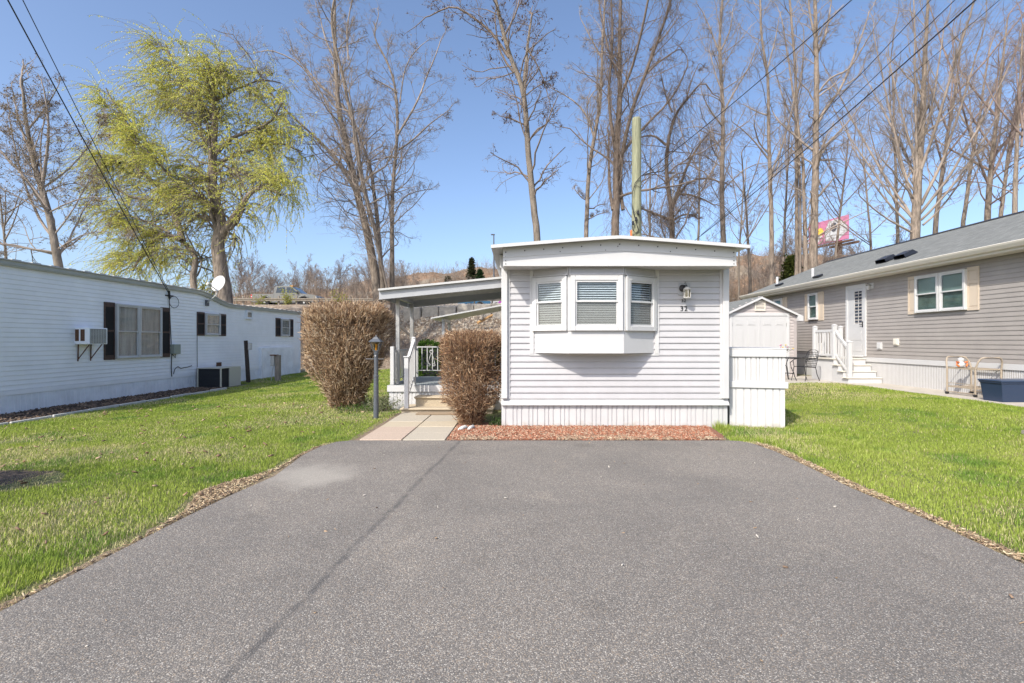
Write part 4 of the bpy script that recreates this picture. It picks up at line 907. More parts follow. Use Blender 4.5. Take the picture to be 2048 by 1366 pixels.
for q in range(4):
    a_ = math.pi/4+q*math.pi/2; c, s_ = math.cos(a_), math.sin(a_)
    MB().fr((0, 0, 0), (1, 0, 0), (0, 1, 0)).tube([(tc_[0]+c*r, tc_[1]+s_*r, z) for r, z in ((.38, .89), (.26, .86), (.14, .76), (.17, .6), (.24, .45), (.27, .32), (.33, .205))], .013, 6).build('leg', 'black', tb)
MB().fr((0, 0, 0), (1, 0, 0), (0, 1, 0)).tube(circ(tc_, .25, .42), .008, 5, False).build('brace_ring', 'black', tb)
fl = thing('flower_vase', (8.22, 15.75, .91), 'small vase of pink and yellow flowers on the iron patio table', 'flowers')
MB().fr((8.22, 15.75, 0), (1, 0, 0), (0, 1, 0)).lathe([(.03, .905), (.045, .94), (.04, 1.0), (.025, 1.04), (.03, 1.06)], k=12).build('vase', 'lampgrey', fl)
mb = MB().fr((0, 0, 0), (1, 0, 0), (0, 1, 0)); hd_ = []
for q in range(16):
    a_ = random.uniform(0, 6.28); r = random.uniform(.05, .24); p = (8.22+r*math.cos(a_)*1.3, 15.75+r*math.sin(a_)*.6, 1.13+random.uniform(0, .17)); hd_.append(p)
    mb.tube([(8.22, 15.75, 1.04), ((8.22+p[0])/2, 15.75, 1.12), p], .004, 4)
mb.build('stems', mat('stem', (.05, .09, .03), .8), fl)
for cn, m_ in (('pink', 'pink'), ('yellow', 'yellow'), ('white', 'whitep')):
    mb = MB()
    for k_, p in enumerate(hd_):
        if k_ % 3 == ('pink', 'yellow', 'white').index(cn): mb.fr(p, (1, 0, 0), (0, 1, 0)); mb.lathe([(.006, -.015), (.026, 0), (.022, .015), (.006, .02)], k=7)
    mb.build('blossoms', m_, fl)
def chair(loc, rz, lab):
    t = thing('patio_chair', loc, lab, 'chair', 'black iron patio chairs'); c, s_ = math.cos(rz), math.sin(rz)
    fr = (loc, (c, s_, 0), (-s_, c, 0)); k = 'black'
    mb = MB().fr(*fr); mb.tube([(-.22, -.2, .43), (.22, -.2, .43), (.2, .2, .41), (-.2, .2, .41), (-.22, -.2, .43)], .012, 6, False)
    for q in range(9): x = -.19+q*.047; mb.tube([(x, -.2, .43), (x, .2, .41)], .007, 4)
    for q in range(8): y = -.17+q*.05; mb.tube([(-.21, y, .428), (.21, y, .428)], .007, 4)
    mb.build('seat', k, t)
    mb = MB().fr(*fr); mb.tube([(-.2, .2, .41), (-.22, .28, .75), (-.18, .32, .90), (-.08, .33, .94), (.08, .33, .94), (.18, .32, .90), (.22, .28, .75), (.2, .2, .41)], .011, 6)
    for q in range(7): x = -.15+q*.05; mb.tube([(x, .21, .43), (x*1.05, .32, .90)], .007, 4)
    for q in range(8): z = .47+q*.055; yy = .2+(z-.41)*.24; mb.tube([(-.2, yy, z), (.2, yy, z)], .007, 4)
    mb.build('backrest', k, t)
    for sx_ in (-1, 1):
        MB().fr(*fr).tube([(sx_*.22, -.2, .43), (sx_*.24, -.22, .2), (sx_*.25, -.27, .0)], .011, 6).build('leg', k, t)
        MB().fr(*fr).tube([(sx_*.2, .2, .41), (sx_*.21, .24, .2), (sx_*.23, .33, .0)], .011, 6).build('leg', k, t)
        MB().fr(*fr).tube([(sx_*.21, .27, .72), (sx_*.26, .1, .68), (sx_*.27, -.12, .67), (sx_*.25, -.2, .62), (sx_*.22, -.2, .43)], .010, 6).build('armrest', k, t)
    return t
chair((8.80, 15.70, .205), -1.25, 'black iron patio chair right of the table, by the white steps')
chair((8.45, 16.75, .205), -.05, 'black iron patio chair behind the round table')
ub_ = MB().fr((0, 0, 0), (1, 0, 0), (0, 1, 0)); ub_.box(10.2, 10.42, 17.3, 17.45, .9, 1.35, .02); tag(ub_.build('meter_box', 'dirtywhite'), 'pale electric box on the grey wall behind the patio chair', 'electric box')

# ---------------------------------------------------------------- poles, wires
up = thing('utility_pole', (3.82, 16.5, 0), 'greenish treated utility pole rising behind the number 32 home', 'utility pole')
MB().fr((3.82, 16.5, 0), (1, 0, 0), (0, 1, 0)).lathe([(.17, -.1), (.168, 2), (.155, 5), (.145, 8.55), (.13, 8.6)], k=20).build('pole', 'poleg', up, smooth=False)
mb = MB().fr((0, 0, 0), (1, 0, 0), (0, 1, 0))
def pc(px, py, dy=-.18): return P(px, py, 16.5+dy)
mb.tube([pc(1346, 320, 0), pc(1325, 343, -.1), pc(1300, 346), pc(1282, 352), pc(1270, 366), pc(1265, 385), pc(1264, 410), pc(1268, 430), pc(1273, 445)], .014, 6)
mb.tube([pc(1272, 445), pc(1277, 460), pc(1272, 466), pc(1266, 460), pc(1264, 448)], .012, 6); mb.tube([pc(1266, 428), pc(1276, 418), pc(1280, 440), pc(1278, 462), pc(1268, 470)], .009, 6)
mb.tube([pc(1266, 378), pc(1272, 370), pc(1280, 375), pc(1282, 360, .1)], .008, 5)
mb.build('cable_loops', 'cable', up)
mb = MB(); 
for px_, py_ in ((1266, 446), (1272, 438), (1276, 425)): mb.fr(pc(px_, py_, -.2), (1, 0, 0), (0, 1, 0)); mb.box(-.035, .035, -.03, .03, -.06, .06, .01)
mb.build('connector', 'black', up)
mb = MB().fr((0, 0, 0), (1, 0, 0), (0, 1, 0)); q = P(1264, 0, 16.3); mb.box(q[0]-.05, q[0], 16.28, 16.36, 2.5, 4.95); mb.build('wood_strip', 'orange', up)
MB().fr((3.82, 16.5, 0), (1, 0, 0), (0, 1, 0)).tube([(.08, 0, 8.55), (.09, 0, 9.0)], .008, 5).build('top_rod', 'steel', up)
def wire(name, a, b, sag, r, lab):
    a = Vector(a); b = Vector(b); pts = []
    for q in range(33): t = q/32; p = a.lerp(b, t); p.z -= 4*sag*t*(1-t); pts.append(p)
    tag(MB().fr((0, 0, 0), (1, 0, 0), (0, 1, 0)).tube(pts, r, 6).build(name, 'cable'), lab, 'wire', 'overhead wires')
def ext(a, b, k): a = Vector(a); b = Vector(b); return b+(b-a)*k
A = (LX+.05, 15.6, 2.82); B = P(20, 0, 8.2); wire('overhead_wire', A, ext(A, B, .4), .08, .012, 'thicker of the two black wires coming down to the left home')
A = (LX+.05, 15.6, 2.88); B = P(48, 0, 8.4); wire('overhead_wire', A, ext(A, B, .4), .05, .008, 'thinner of the two black wires coming down to the left home')
A = (3.95, 16.4, P(1285, 352, 16.4)[2]); B = P(1688, 0, 10.5); wire('overhead_wire', A, ext(A, B, .35), .18, .010, 'lone black wire sloping up and right from the greenish pole')
for px_, r, px2, py2, lab in ((1846, .009, 1402, 470, 'steepest black wire in the bundle of four at upper right'), (1893, .009, 1398, 474, 'second black wire from the left in the bundle of four at upper right'), (1933, .016, 1388, 482, 'thickest black wire, third from the left in the bundle at upper right'), (1980, .006, 1396, 496, 'thinnest and rightmost black wire in the bundle at upper right')):
    A = P(px2, py2, 30); B = P(px_, 0, 11.2); wire('overhead_wire', A, ext(A, B, .3), .25, r, lab)
for px_, yt, yb2, Y, h2, lab in ((988, 470, 552, 62, .5, 'thin dark street light pole beyond the porch awning'), (1347, 347, 470, 48, 1.2, 'pale street light pole seen among the bare branches behind the home')):
    a_ = P(px_, yt, Y); z0 = GZ(a_[0], Y); sp = thing('street_light', (a_[0], Y, z0), lab, 'street light')
    mb = MB().fr((0, 0, 0), (1, 0, 0), (0, 1, 0)); mb.tube([(a_[0], Y, z0-.2), (a_[0]-.05*h2, Y, a_[2])], [.12, .07], 8); mb.build('pole', 'lampgrey' if px_ < 1000 else 'steel', sp)
    mb = MB().fr((a_[0], Y, a_[2]), (1, 0, 0), (0, 1, 0)); mb.box(-.75*h2, .1, -.1, .1, -.02, .12, .03); mb.build('lamp_head', 'lampgrey', sp)

# ---------------------------------------------------------------- road side: guard rail, blocks, vehicles, billboard
gr = thing('guard_rail', (-12, 41.6, 4.25), 'long weathered guard rail along the raised road beyond the lawn', 'guard rail')
mb = MB().fr((0, 41.6, 0)); mb.box(-60, 20, 0, .02, 4.66, 4.90); mb.box(-60, 20, .02, .06, 4.81, 4.88); mb.box(-60, 20, .02, .06, 4.68, 4.75); mb.build('rail', 'wood', gr)
for q in range(34):
    x = -34+q*1.45; MB().fr((0, 41.65, 0)).box(x-.06, x+.06, -.12, -.022, 4.0, 5.1).build('post', 'wood', gr)
for q in range(6):
    x = -7.9+q*1.22; z = 2.5+.05*q
    t = MB().fr((0, 0, 0), (1, 0, 0), (0, 1, 0)); t.fr((x, 35.3+.12*(q % 2), z), (1, .03*(q % 3-1), .02*(q % 2)), (0, 1, 0)); t.box(0, 1.17, 0, 1.0, -.6, 1.25+.04*(q % 2), .05)
    tag(t.build('concrete_block', 'conc'), ['leftmost big concrete block in the row set into the embankment', 'second big concrete block from the left in the embankment row', 'third big concrete block from the left in the embankment row', 'fourth big concrete block from the left in the embankment row', 'fifth big concrete block from the left in the embankment row', 'rightmost big concrete block in the row set into the embankment'][q], 'concrete block', 'concrete blocks in the embankment')
def wheel(par, x, y, z, r, w=.25, rimm='steel'):
    t = MB().fr((x, y, z), (1, 0, 0), (0, 0, 1), (0, 1, 0)).lathe([(r*.62, -w/2), (r*.95, -w/2), (r, -w/2+.04), (r, w/2-.04), (r*.95, w/2), (r*.62, w/2)], k=24).build('wheel', 'tyre', par)
    MB().fr((x, y, z), (1, 0, 0), (0, 0, 1), (0, 1, 0)).lathe([(r*.12, -w/2-.005), (r*.6, -w/2+.02), (r*.62, -w/2+.02), (r*.62, w/2-.02), (r*.1, w/2-.02)], k=10).build('rim', rimm, t)
tr = thing('pickup_truck', (-20.4, 45.5, 4.3), 'silver crew cab pickup truck with an amber roof light driving on the raised road', 'pickup truck')
TX = -23.3; TY0, TY1 = 44.6, 46.5; TZ = 4.36
def arch(cx, r, n=8): return [(cx-r*math.cos(math.pi*q/n), .42+r*math.sin(math.pi*q/n)) for q in range(n+1)]
prof = [(.05, .62), (.12, .45)]+arch(1.2, .5)+arch(4.65, .5)+[(5.65, .42), (5.78, .55), (5.8, .82), (5.72, 1.0), (5.3, 1.12), (4.35, 1.2), (4.25, 1.22), (1.95, 1.22), (1.9, 1.16), (.1, 1.16), (.05, 1.1)]
mb = MB().fr((TX, TY0, TZ)); mb.prism([(x, z) for x, z in prof], 0, -(TY1-TY0))
body = mb.build('body', 'silver', tr)
mb = MB().fr((TX, TY0+.12, TZ)); mb.prism([(1.95, 1.22), (4.35, 1.2), (3.55, 1.80), (3.35, 1.87), (2.25, 1.87), (2.05, 1.80)], 0, -1.66); mb.build('cab', 'silver', tr)
mb = MB().fr((TX, TY0+.12, TZ))
mb.prism([(2.15, 1.27), (2.95, 1.27), (2.95, 1.76), (2.28, 1.76)], .0, .012); mb.build('rear_side_window', 'darkglass', tr)
mb = MB().fr((TX, TY0+.12, TZ)); mb.prism([(3.1, 1.27), (4.05, 1.27), (3.5, 1.76), (3.1, 1.76)], 0, .012); mb.build('front_side_window', 'darkglass', tr)
mb = MB().fr((TX, TY0+.2, TZ)); mb.add([(4.33, 0, 1.225), (3.58, 0, 1.80), (3.58, -1.5, 1.80), (4.33, -1.5, 1.225), (4.36, 0, 1.235), (3.6, 0, 1.81), (3.6, -1.5, 1.81), (4.36, -1.5, 1.235)], [(4, 5, 6, 7), (0, 1, 5, 4), (2, 3, 7, 6), (1, 2, 6, 5), (3, 0, 4, 7)]); mb.build('windshield', 'darkglass', tr)
for cxw in (1.2, 4.65):
    wheel(tr, TX+cxw, TY0+.13, TZ+.40, .40); wheel(tr, TX+cxw, TY1-.13, TZ+.40, .40)
    pt = [(cxw-.56*math.cos(math.pi*q/10), .03, .44+.56*math.sin(math.pi*q/10)) for q in range(11)]
    MB().fr((TX, TY0, TZ)).tube(pt, .055, 6).build('fender_flare', 'silver', tr)
MB().fr((TX, TY0, TZ)).box(.02, .14, -.25, .012, .72, 1.12, .02).build('tail_light', 'red', tr)
MB().fr((TX, TY0, TZ)).box(.022, .142, -.24, .014, .88, .97, .01).build('reverse_light', 'whitep', tr)
MB().fr((TX, TY0, TZ)).box(5.55, 5.76, -.3, .010, .78, .95, .03).build('headlight', 'whitep', tr)
MB().fr((TX, TY0, TZ)).box(5.6, 5.9, -1.8, -.05, .42, .62, .04).build('bumper', 'steel', tr)
MB().fr((TX, TY0-.15, TZ)).box(4.0, 4.18, -.15, .02, 1.18, 1.38, .03).build('mirror', 'black', tr)
MB().fr((TX, TY0+.6, TZ)).box(3.15, 3.45, -.4, 0, 1.872, 1.95, .02).build('beacon', 'amber', tr)
mb = MB().fr((TX, TY0, TZ)); mb.box(2.6, 2.78, .004, .02, 1.08, 1.12); mb.box(3.65, 3.83, .004, .02, 1.08, 1.12); mb.build('door_handle', 'black', tr)
mb = MB().fr((TX, TY0, TZ)); 
for x in (2.0, 3.02, 4.1): mb.box(x, x+.012, .0, .003, .5, 1.2)
mb.build('door_gap', 'black', tr)
def car(x0, y0, L_, bm, lab, stripe=None, h=1.45):
    t = thing('car', (x0+L_/2, y0, 4.3), lab, 'car'); k = L_/4.6; z = 4.36
    ar = lambda cx: [(cx-.36*math.cos(math.pi*q/8), .3+.36*math.sin(math.pi*q/8)) for q in range(9)]
    pr = [(.03, .5), (.1, .3)]+ar(.9)+ar(L_-.95)+[(L_-.08, .3), (L_, .55), (L_-.1, .8), (L_-1.15, .95), (.15, .98), (.02, .85)]
    MB().fr((x0, y0, z)).prism(pr, 0, -1.75).build('body', bm, t)
    MB().fr((x0, y0+.1, z)).prism([(.5, .97), (L_-1.2, .94), (L_-1.9, h-.03), (L_-2.2, h), (1.2, h), (.85, h-.05)], 0, -1.55).build('cabin', bm, t)
    MB().fr((x0, y0+.1, z)).prism([(.75, 1.0), (L_-1.4, .99), (L_-1.95, h-.1), (1.05, h-.1)], 0, .012).build('side_window', 'darkglass', t)
    for cx in (.9, L_-.95): wheel(t, x0+cx, y0+.1, z+.31, .31, .2)
    if stripe:
        mb = MB().fr((x0, y0, z))
        for q in range(5): mb.prism([(.9+q*.6, .45), (1.2+q*.6, .5), (1.6+q*.6, .9), (1.3+q*.6, .9)], 0, .008)
        mb.build('decal', stripe, t)
car(-6.9, 46.5, 4.4, 'carblue', 'blue car on the raised road, just visible under the porch awning')
car(-2.9, 47.5, 4.8, 'whitep', 'white van with purple decals on the raised road beside the home', 'magenta', 1.9)
# billboard
bb0 = P(1618, 490, 95); bb1 = P(1702, 425, 90)
bl = thing('billboard', (P(1660, 0, 95)[0], 95, GZ(P(1660, 0, 95)[0], 95)), 'pink billboard with white and yellow shapes rising behind the bare trees at right', 'billboard')
bu = Vector((P(1703, 0, 90)[0]-P(1617, 0, 99)[0], 90-99, 0)); bL = bu.length; bu.normalize(); bn_ = Vector((bu.y, -bu.x, 0)); bo = P(1617, 0, 99); zb4, zt4 = P(0, 487, 95)[2], P(0, 427, 90)[2]
bfr = ((bo[0], 99, 0), tuple(bu), tuple(bn_))
MB().fr(*bfr).box(0, bL*.93, -.25, 0, zb4, zt4, .05).build('face', 'pink', bl)
hB = zt4-zb4
mb = MB().fr(*bfr); mb.prism([(bL*.42, zb4+hB*.1), (bL*.7, zb4+hB*.02), (bL*.92, zb4+hB*.35), (bL*.9, zb4+hB*.62), (bL*.68, zb4+hB*.95), (bL*.5, zb4+hB*.9), (bL*.40, zb4+hB*.5)], 0, .06)
mb.prism([(bL*.12, zb4+hB*.05), (bL*.2, zb4), (bL*.35, zb4+hB*.35), (bL*.2, zb4+hB*.6)], 0, .06); mb.build('white_print', 'whitep', bl)
mb = MB().fr(*bfr); mb.prism([(bL*(.62+.07*math.cos(q*.5236)), zb4+hB*(.62+.2*math.sin(q*.5236))) for q in range(12)], .06, .1); mb.build('grey_print', 'grey', bl)
mb = MB().fr(*bfr); mb.prism([(bL*(.30+.08*math.cos(q*.7854)), zb4+hB*(.55+.18*math.sin(q*.7854))) for q in range(8)], .07, .1); mb.build('yellow_print', 'yellow', bl)
mb = MB().fr(*bfr); mb.box(0, bL+.4, -.2, .6, zb4-.5, zb4-.25); mb.box(bL*.45, bL+.8, -.9, -.5, zb4-.9, zb4-.52); mb.build('catwalk', 'rust', bl)
mb = MB().fr(*bfr); mb.tube([(bL*.6, -1.2, 4), (bL*.6, -1.2, zb4+1)], .6, 12); mb.build('column', 'rust', bl)

# ---------------------------------------------------------------- vegetation
def jit(n, s): return rng.normal(0, s, (n, 3))
def norm(v): return v/(np.linalg.norm(v, axis=-1, keepdims=True)+1e-9)
def grow(st, d, ln, n, wander, trop, droop=None):
    m = len(st); Pt = np.zeros((m, n+1, 3)); Pt[:, 0] = st; d = norm(d); step = (ln/n)[:, None]
    for q in range(n):
        d = norm(d+rng.normal(0, wander, (m, 3))+np.array(trop)); Pt[:, q+1] = Pt[:, q]+d*step
    return Pt
def kids(Pt, R, cnt, t0, t1, ang, angs, lens, lr, rr, rmin=.004, flat=0.0):
    m, n, _ = Pt.shape; idx = np.repeat(np.arange(m), cnt); K = len(idx)
    t = t0+(t1-t0)*rng.random(K)**.9; f = t*(n-1); i0 = np.minimum(f.astype(int), n-2); fr = (f-i0)[:, None]
    p = Pt[idx, i0]*(1-fr)+Pt[idx, i0+1]*fr; tg = norm(Pt[idx, i0+1]-Pt[idx, i0])
    r = R[idx, i0]*(1-fr[:, 0])+R[idx, i0+1]*fr[:, 0]
    rd = norm(np.cross(tg, rng.normal(0, 1, (K, 3)))); an = np.radians(rng.normal(ang, angs, K))[:, None]
    d = tg*np.cos(an)+rd*np.sin(an); d[:, 1] *= (1-flat)
    L_ = lens[idx]*lr*(1.15-.65*t)*rng.uniform(.55, 1.25, K)
    return p, d, L_, np.maximum(np.minimum(r*.75, r*rr*rng.uniform(.7, 1.1, K)+.0), rmin)
def taper(r, n, e=.35): return r[:, None]*np.linspace(1, e, n+1)[None]
def bare_tree(lab, Y, limbs, cat='tree', mt='bark', mc='branch', dens=1.0, twl=1.0, wander=.21, trop=(0, 0, .035), leaves=None, name='bare_tree', rmin=.0056, ang=46, vines=0, sub=3, ydev=.12, group=None, levels=4):
    """limbs: list of (points (px,py), width px at start, width px at end); the first is the trunk"""
    global rng
    x0, y0, z0 = P(limbs[0][0][0][0], limbs[0][0][0][1], Y); g = GZ(x0, Y)
    t = thing(name, (x0, Y, g), lab, cat, group); s = F/Y
    tk = Tubes(); br = Tubes(); LP = []; LR = []; LL = []
    for k_, (pl, w0, w1) in enumerate(limbs):
        if k_: w0 *= .8; w1 *= .8
        pts = np.array([P(a_, b_, Y) for a_, b_ in pl])
        dy = rng.normal(0, ydev) if k_ else 0
        L0 = np.linalg.norm(np.diff(pts, axis=0), axis=1).sum()
        cum = np.concatenate([[0], np.cumsum(np.linalg.norm(np.diff(pts, axis=0), axis=1))])
        pts[:, 1] += dy*4*cum*.5*(1 if k_ else .3)+.0
        if k_ == 0: pts = np.vstack([[x0, Y, g-.3], pts]); 
        cum = np.concatenate([[0], np.cumsum(np.linalg.norm(np.diff(pts, axis=0), axis=1))]); n = max(6, int(cum[-1]/.5)); n = min(n, 36)
        tt = np.linspace(0, cum[-1], n); Q = np.stack([np.interp(tt, cum, pts[:, c]) for c in range(3)], 1)
        for _ in range(2): Q[1:-1] = (Q[:-2]+2*Q[1:-1]+Q[2:])/4
        Q[1:] += np.cumsum(rng.normal(0, .02, (n-1, 3)), 0)*.6
        ra = np.linspace(w0/2/s, w1/2/s, n); 
        if k_ == 0: ra *= 1+.35*np.exp(-(Q[:, 2]-g)/.6)
        (tk if k_ == 0 or w0 > 6.5 else br).add(Q, ra, 10 if w0 > 6.5 else 6)
        st_ = int(n*.35) if k_ == 0 else 0
        LP.append(Q[st_:]); LR.append(ra[st_:]); LL.append(cum[-1]*(1-(.35 if k_ == 0 else 0)))
    tk.build('trunk', mt, t)
    tips = []
    lv = []
    for Q, ra, L0 in zip(LP, LR, LL):
        m1 = max(4, int(L0*2.1*dens*sub/3)); Pt = Q[None]; R = ra[None]
        p, d, ln, r = kids(Pt, R, m1, .08, .98, ang, 10, np.array([min(L0, 9.0)]), .42, .36, rmin*1.3, .15)
        # the limb's own tip
        p = np.vstack([p, Q[-1:]]); d = np.vstack([d, (Q[-1:]-Q[-2:-1])]); ln = np.append(ln, min(L0, 8)*.3); r = np.append(r, ra[-1])
        lv.append((p, d, ln, r))
    p, d, ln, r = [np.concatenate([q[k] for q in lv]) for k in range(4)]
    n = 7; A1 = grow(p, d, ln*twl, n, wander, trop); R1 = taper(r, n); br.add(A1, R1, 5)
    cnt2 = max(2, int(6*dens)); p, d, l2, r = kids(A1, R1, cnt2, .12, .98, ang+2, 10, ln*twl, .5, .6, rmin*1.1)
    n = 5; A2 = grow(p, d, l2, n, wander*1.1, trop); R2 = taper(r, n, .5); br.add(A2, R2, 3)
    cnt3 = max(2, int(5*dens)); p, d, l3, r = kids(A2, R2, cnt3, .12, .98, ang+4, 12, l2, .55, .7, rmin*.8)
    l3 = np.maximum(l3, .12); n = 3; A3 = grow(p, d, l3, n, wander*1.2, trop); R3 = taper(r, n, .6); br.add(A3, R3, 3)
    if levels > 3:
        p, d, l4, r = kids(A3, R3, 2, .2, .98, ang+6, 12, l3, .7, .8, rmin*.65)
        l4 = np.maximum(l4, .1); A4 = grow(p, d, l4, 2, wander, trop); br.add(A4, taper(r, 2, .6), 3)
    if vines:                                       # hanging vines round the trunk
        Q = LP[0]; base_ = np.vstack([[x0, Y, g]]*1); K = vines
        allQ = np.concatenate([q for q in LP[:4]]); q0 = allQ[rng.integers(0, len(allQ), K)]+rng.normal(0, .16, (K, 3))
        V_ = grow(q0, np.stack([rng.normal(0, .5, K), rng.normal(0, .4, K), -np.ones(K)], 1), rng.uniform(.6, 3.2, K), 7, .28, (0, 0, -.12)); br.add(V_, np.full((K, 8), rmin*.9), 3)
        q0 = allQ[rng.integers(0, len(allQ), K//2)]+rng.normal(0, .05, (K//2, 3))
        V_ = grow(q0, rng.normal(0, 1, (K//2, 3)), rng.uniform(.3, 1.0, K//2), 5, .4, (0, 0, -.05)); br.add(V_, np.full((K//2, 6), rmin*.8), 3)
    br.build('crown', mc, t)
    if leaves:
        kind, cnt, cols, sz_ = leaves; B = A3.reshape(-1, 3) if levels < 4 else A4.reshape(-1, 3)
        q0 = B[rng.integers(0, len(B), cnt)]; leafquads(q0, sz_, cols, 'leaves' if kind != 'pods' else 'seed_pods', t, down=(kind == 'pods'))
    return t
def leafquads(q0, sz_, cols, name, par, down=False, wd=.45, dirs=None, mat_='wleaf'):
    K = len(q0); d = norm(rng.normal(0, 1, (K, 3))+(np.array([0, 0, -1.5]) if down else 0)) if dirs is None else dirs
    w = norm(np.cross(d, rng.normal(0, 1, (K, 3)))); s_ = (sz_*rng.uniform(.6, 1.4, K))[:, None]
    V_ = np.stack([q0, q0+d*s_*.5+w*s_*wd*.5, q0+d*s_, q0+d*s_*.5-w*s_*wd*.5], 1).reshape(-1, 3)
    c = np.array(cols); tc = c[rng.integers(0, len(c), K)]*rng.uniform(.86, 1.14, (K, 1))
    return npmesh(name, V_, np.arange(K*4).reshape(-1, 4), mat_, par, np.repeat(tc, 4, axis=0))
BL = [(.17, .12, .05), (.24, .17, .05), (.12, .08, .04)]
bare_tree('tree with tiny brown buds behind the left home, at the left edge of the photo', 20, [
 ([(120, 533), (109, 472), (98, 422), (84, 377), (68, 318), (54, 254), (48, 185)], 22, 5),
 ([(106, 475), (68, 436), (27, 363), (0, 290), (-20, 230)], 7, 2.5), ([(90, 395), (75, 330), (72, 260), (80, 200)], 5, 1.5), ([(84, 377), (125, 330), (150, 270), (158, 220)], 5, 1.5), ([(108, 470), (140, 420), (165, 350), (185, 300)], 4, 1.5), ([(100, 430), (50, 400), (5, 380), (-30, 350)], 4, 1.5), ([(98, 420), (60, 360), (20, 310), (-15, 270)], 7, 3),
 ([(84, 377), (104, 318), (118, 254), (112, 190)], 8, 3), ([(98, 425), (140, 395), (190, 385), (235, 395)], 4, 1.5), ([(112, 500), (150, 470), (200, 455), (250, 470)], 3.5, 1.2),
 ([(70, 325), (30, 250), (5, 185)], 6, 2.5), ([(55, 260), (85, 210), (98, 165)], 5, 2), ([(115, 505), (60, 500), (10, 495), (-30, 470)], 5, 2)],
 mt='bark', mc='branch', dens=1.1, trop=(0, 0, .05), leaves=('buds', 5200, BL, .07), rmin=.006, twl=.85)
# willow
def willow():
    Y = 27.0; s = F/Y; x0, _, _ = P(445, 560, Y); g = GZ(x0, Y)
    t = thing('willow_tree', (x0, Y, g), 'big spreading willow with thick trunk and yellow green drooping shoots', 'tree')
    L_ = [([(448, 600), (443, 554), (436, 499), (447, 454), (436, 420), (427, 390), (429, 318), (433, 254), (431, 190), (454, 136)], 42, 5),
     ([(445, 470), (468, 445), (490, 427), (513, 400), (535, 388), (558, 386), (595, 409)], 16, 4), ([(430, 330), (465, 310), (499, 295), (545, 277), (590, 295)], 9, 3),
     ([(430, 310), (450, 285), (477, 268), (510, 255), (545, 235), (560, 200)], 9, 3), ([(430, 290), (399, 272), (372, 227), (327, 195), (300, 180)], 9, 3),
     ([(428, 395), (400, 372), (365, 365), (340, 372)], 7, 3), ([(426, 420), (405, 400), (380, 390), (340, 330), (310, 300)], 8, 3),
     ([(432, 250), (400, 200), (370, 160), (340, 120), (330, 90)], 7, 2.5), ([(431, 200), (460, 165), (500, 130), (530, 130)], 6, 2.5), ([(445, 330), (490, 345), (520, 350), (570, 345)], 6, 2.5)]
    L2 = [([(396, 600), (390, 576), (384, 545), (393, 517), (378, 495), (363, 481), (336, 465), (295, 468), (270, 500), (245, 535)], 20, 4),
     ([(365, 482), (345, 440), (318, 399), (281, 350), (236, 322), (215, 295), (222, 260)], 13, 4), ([(283, 352), (270, 315), (277, 281), (262, 240), (245, 212), (238, 192)], 8, 2.5),
     ([(240, 325), (205, 320), (188, 315)], 6, 2.5), ([(320, 400), (270, 400), (230, 370), (202, 362)], 7, 2.5), ([(340, 466), (300, 445), (250, 430), (215, 430)], 6, 2.5)]
    tk = Tubes(); br = Tubes(); LP = []; LR = []; LL = []
    for grp in (L_, L2):
        for k_, (pl, w0, w1) in enumerate(grp):
            pts = np.array([P(a_, b_, Y) for a_, b_ in pl]); dy = rng.normal(0, .35) if k_ else (0 if grp is L_ else .1)
            cum = np.concatenate([[0], np.cumsum(np.linalg.norm(np.diff(pts, axis=0), axis=1))]); pts[:, 1] += dy*cum
            if k_ == 0: pts = np.vstack([[pts[0, 0], Y, GZ(pts[0, 0], Y)-.3], pts])
            cum = np.concatenate([[0], np.cumsum(np.linalg.norm(np.diff(pts, axis=0), axis=1))]); n = max(8, int(cum[-1]/.35))
            tt = np.linspace(0, cum[-1], n); Q = np.stack([np.interp(tt, cum, pts[:, c]) for c in range(3)], 1)
            Q[1:-1] = (Q[:-2]+2*Q[1:-1]+Q[2:])/4; Q[1:] += np.cumsum(rng.normal(0, .03, (n-1, 3)), 0)*.5
            ra = np.interp(np.linspace(0, 1, n), [0, .3, 1], [w0/2/s, (w0*.62+w1*.38)/2/s, w1/2/s]); (tk if w0 > 12 else br).add(Q, ra, 12 if w0 > 12 else 7)
            st_ = int(n*.3) if k_ == 0 else 0; LP.append(Q[st_:]); LR.append(ra[st_:]); LL.append(cum[-1])
    tk.build('trunk', 'bark2', t); lv = []
    for Q, ra, L0 in zip(LP, LR, LL): lv.append(kids(Q[None], ra[None], max(6, int(L0*3.0)), .1, 1, 45, 14, np.array([min(L0, 6.)]), .36, .45, .012))
    p, d, ln, r = [np.concatenate([q[k] for q in lv]) for k in range(4)]
    A1 = grow(p, d+np.array([-.04, 0, .2]), ln, 7, .2, (-.02, 0, .03)); R1 = taper(r, 7); br.add(A1, R1, 5)
    p, d, l2, r = kids(A1, R1, 5, .15, 1, 42, 12, ln, .62, .6, .009); A2 = grow(p, d, l2, 6, .2, (-.03, 0, -.02)); R2 = taper(r, 6, .5); br.add(A2, R2, 3)
    # hanging shoots
    p, d, l3, r = kids(A2, R2, 6, .2, 1, 35, 15, l2, .7, .6, .006); l3 = rng.uniform(.5, 1.7, len(p))*(1+.8*(rng.random(len(p)) < .2))
    Pt = grow(p, d*.7, l3, 8, .10, (-.10, 0, -.16)); br.add(Pt, taper(r, 8, .7), 3)
    br.build('crown', 'bark', t)
    # foliage along shoots; leafier in patches
    pn = np.sin(p[:, 0]*.9+1.3)*np.sin(p[:, 2]*1.1+.4)+.5*np.sin(p[:, 0]*2.3+p[:, 2]*1.7)
    keep = rng.random(len(p)) < np.clip(.70+.4*pn, .15, 1); Q = Pt[keep]; m = len(Q); per = 44
    f = rng.random((m, per))*7.999; i0 = f.astype(int); fr = (f-i0)[..., None]
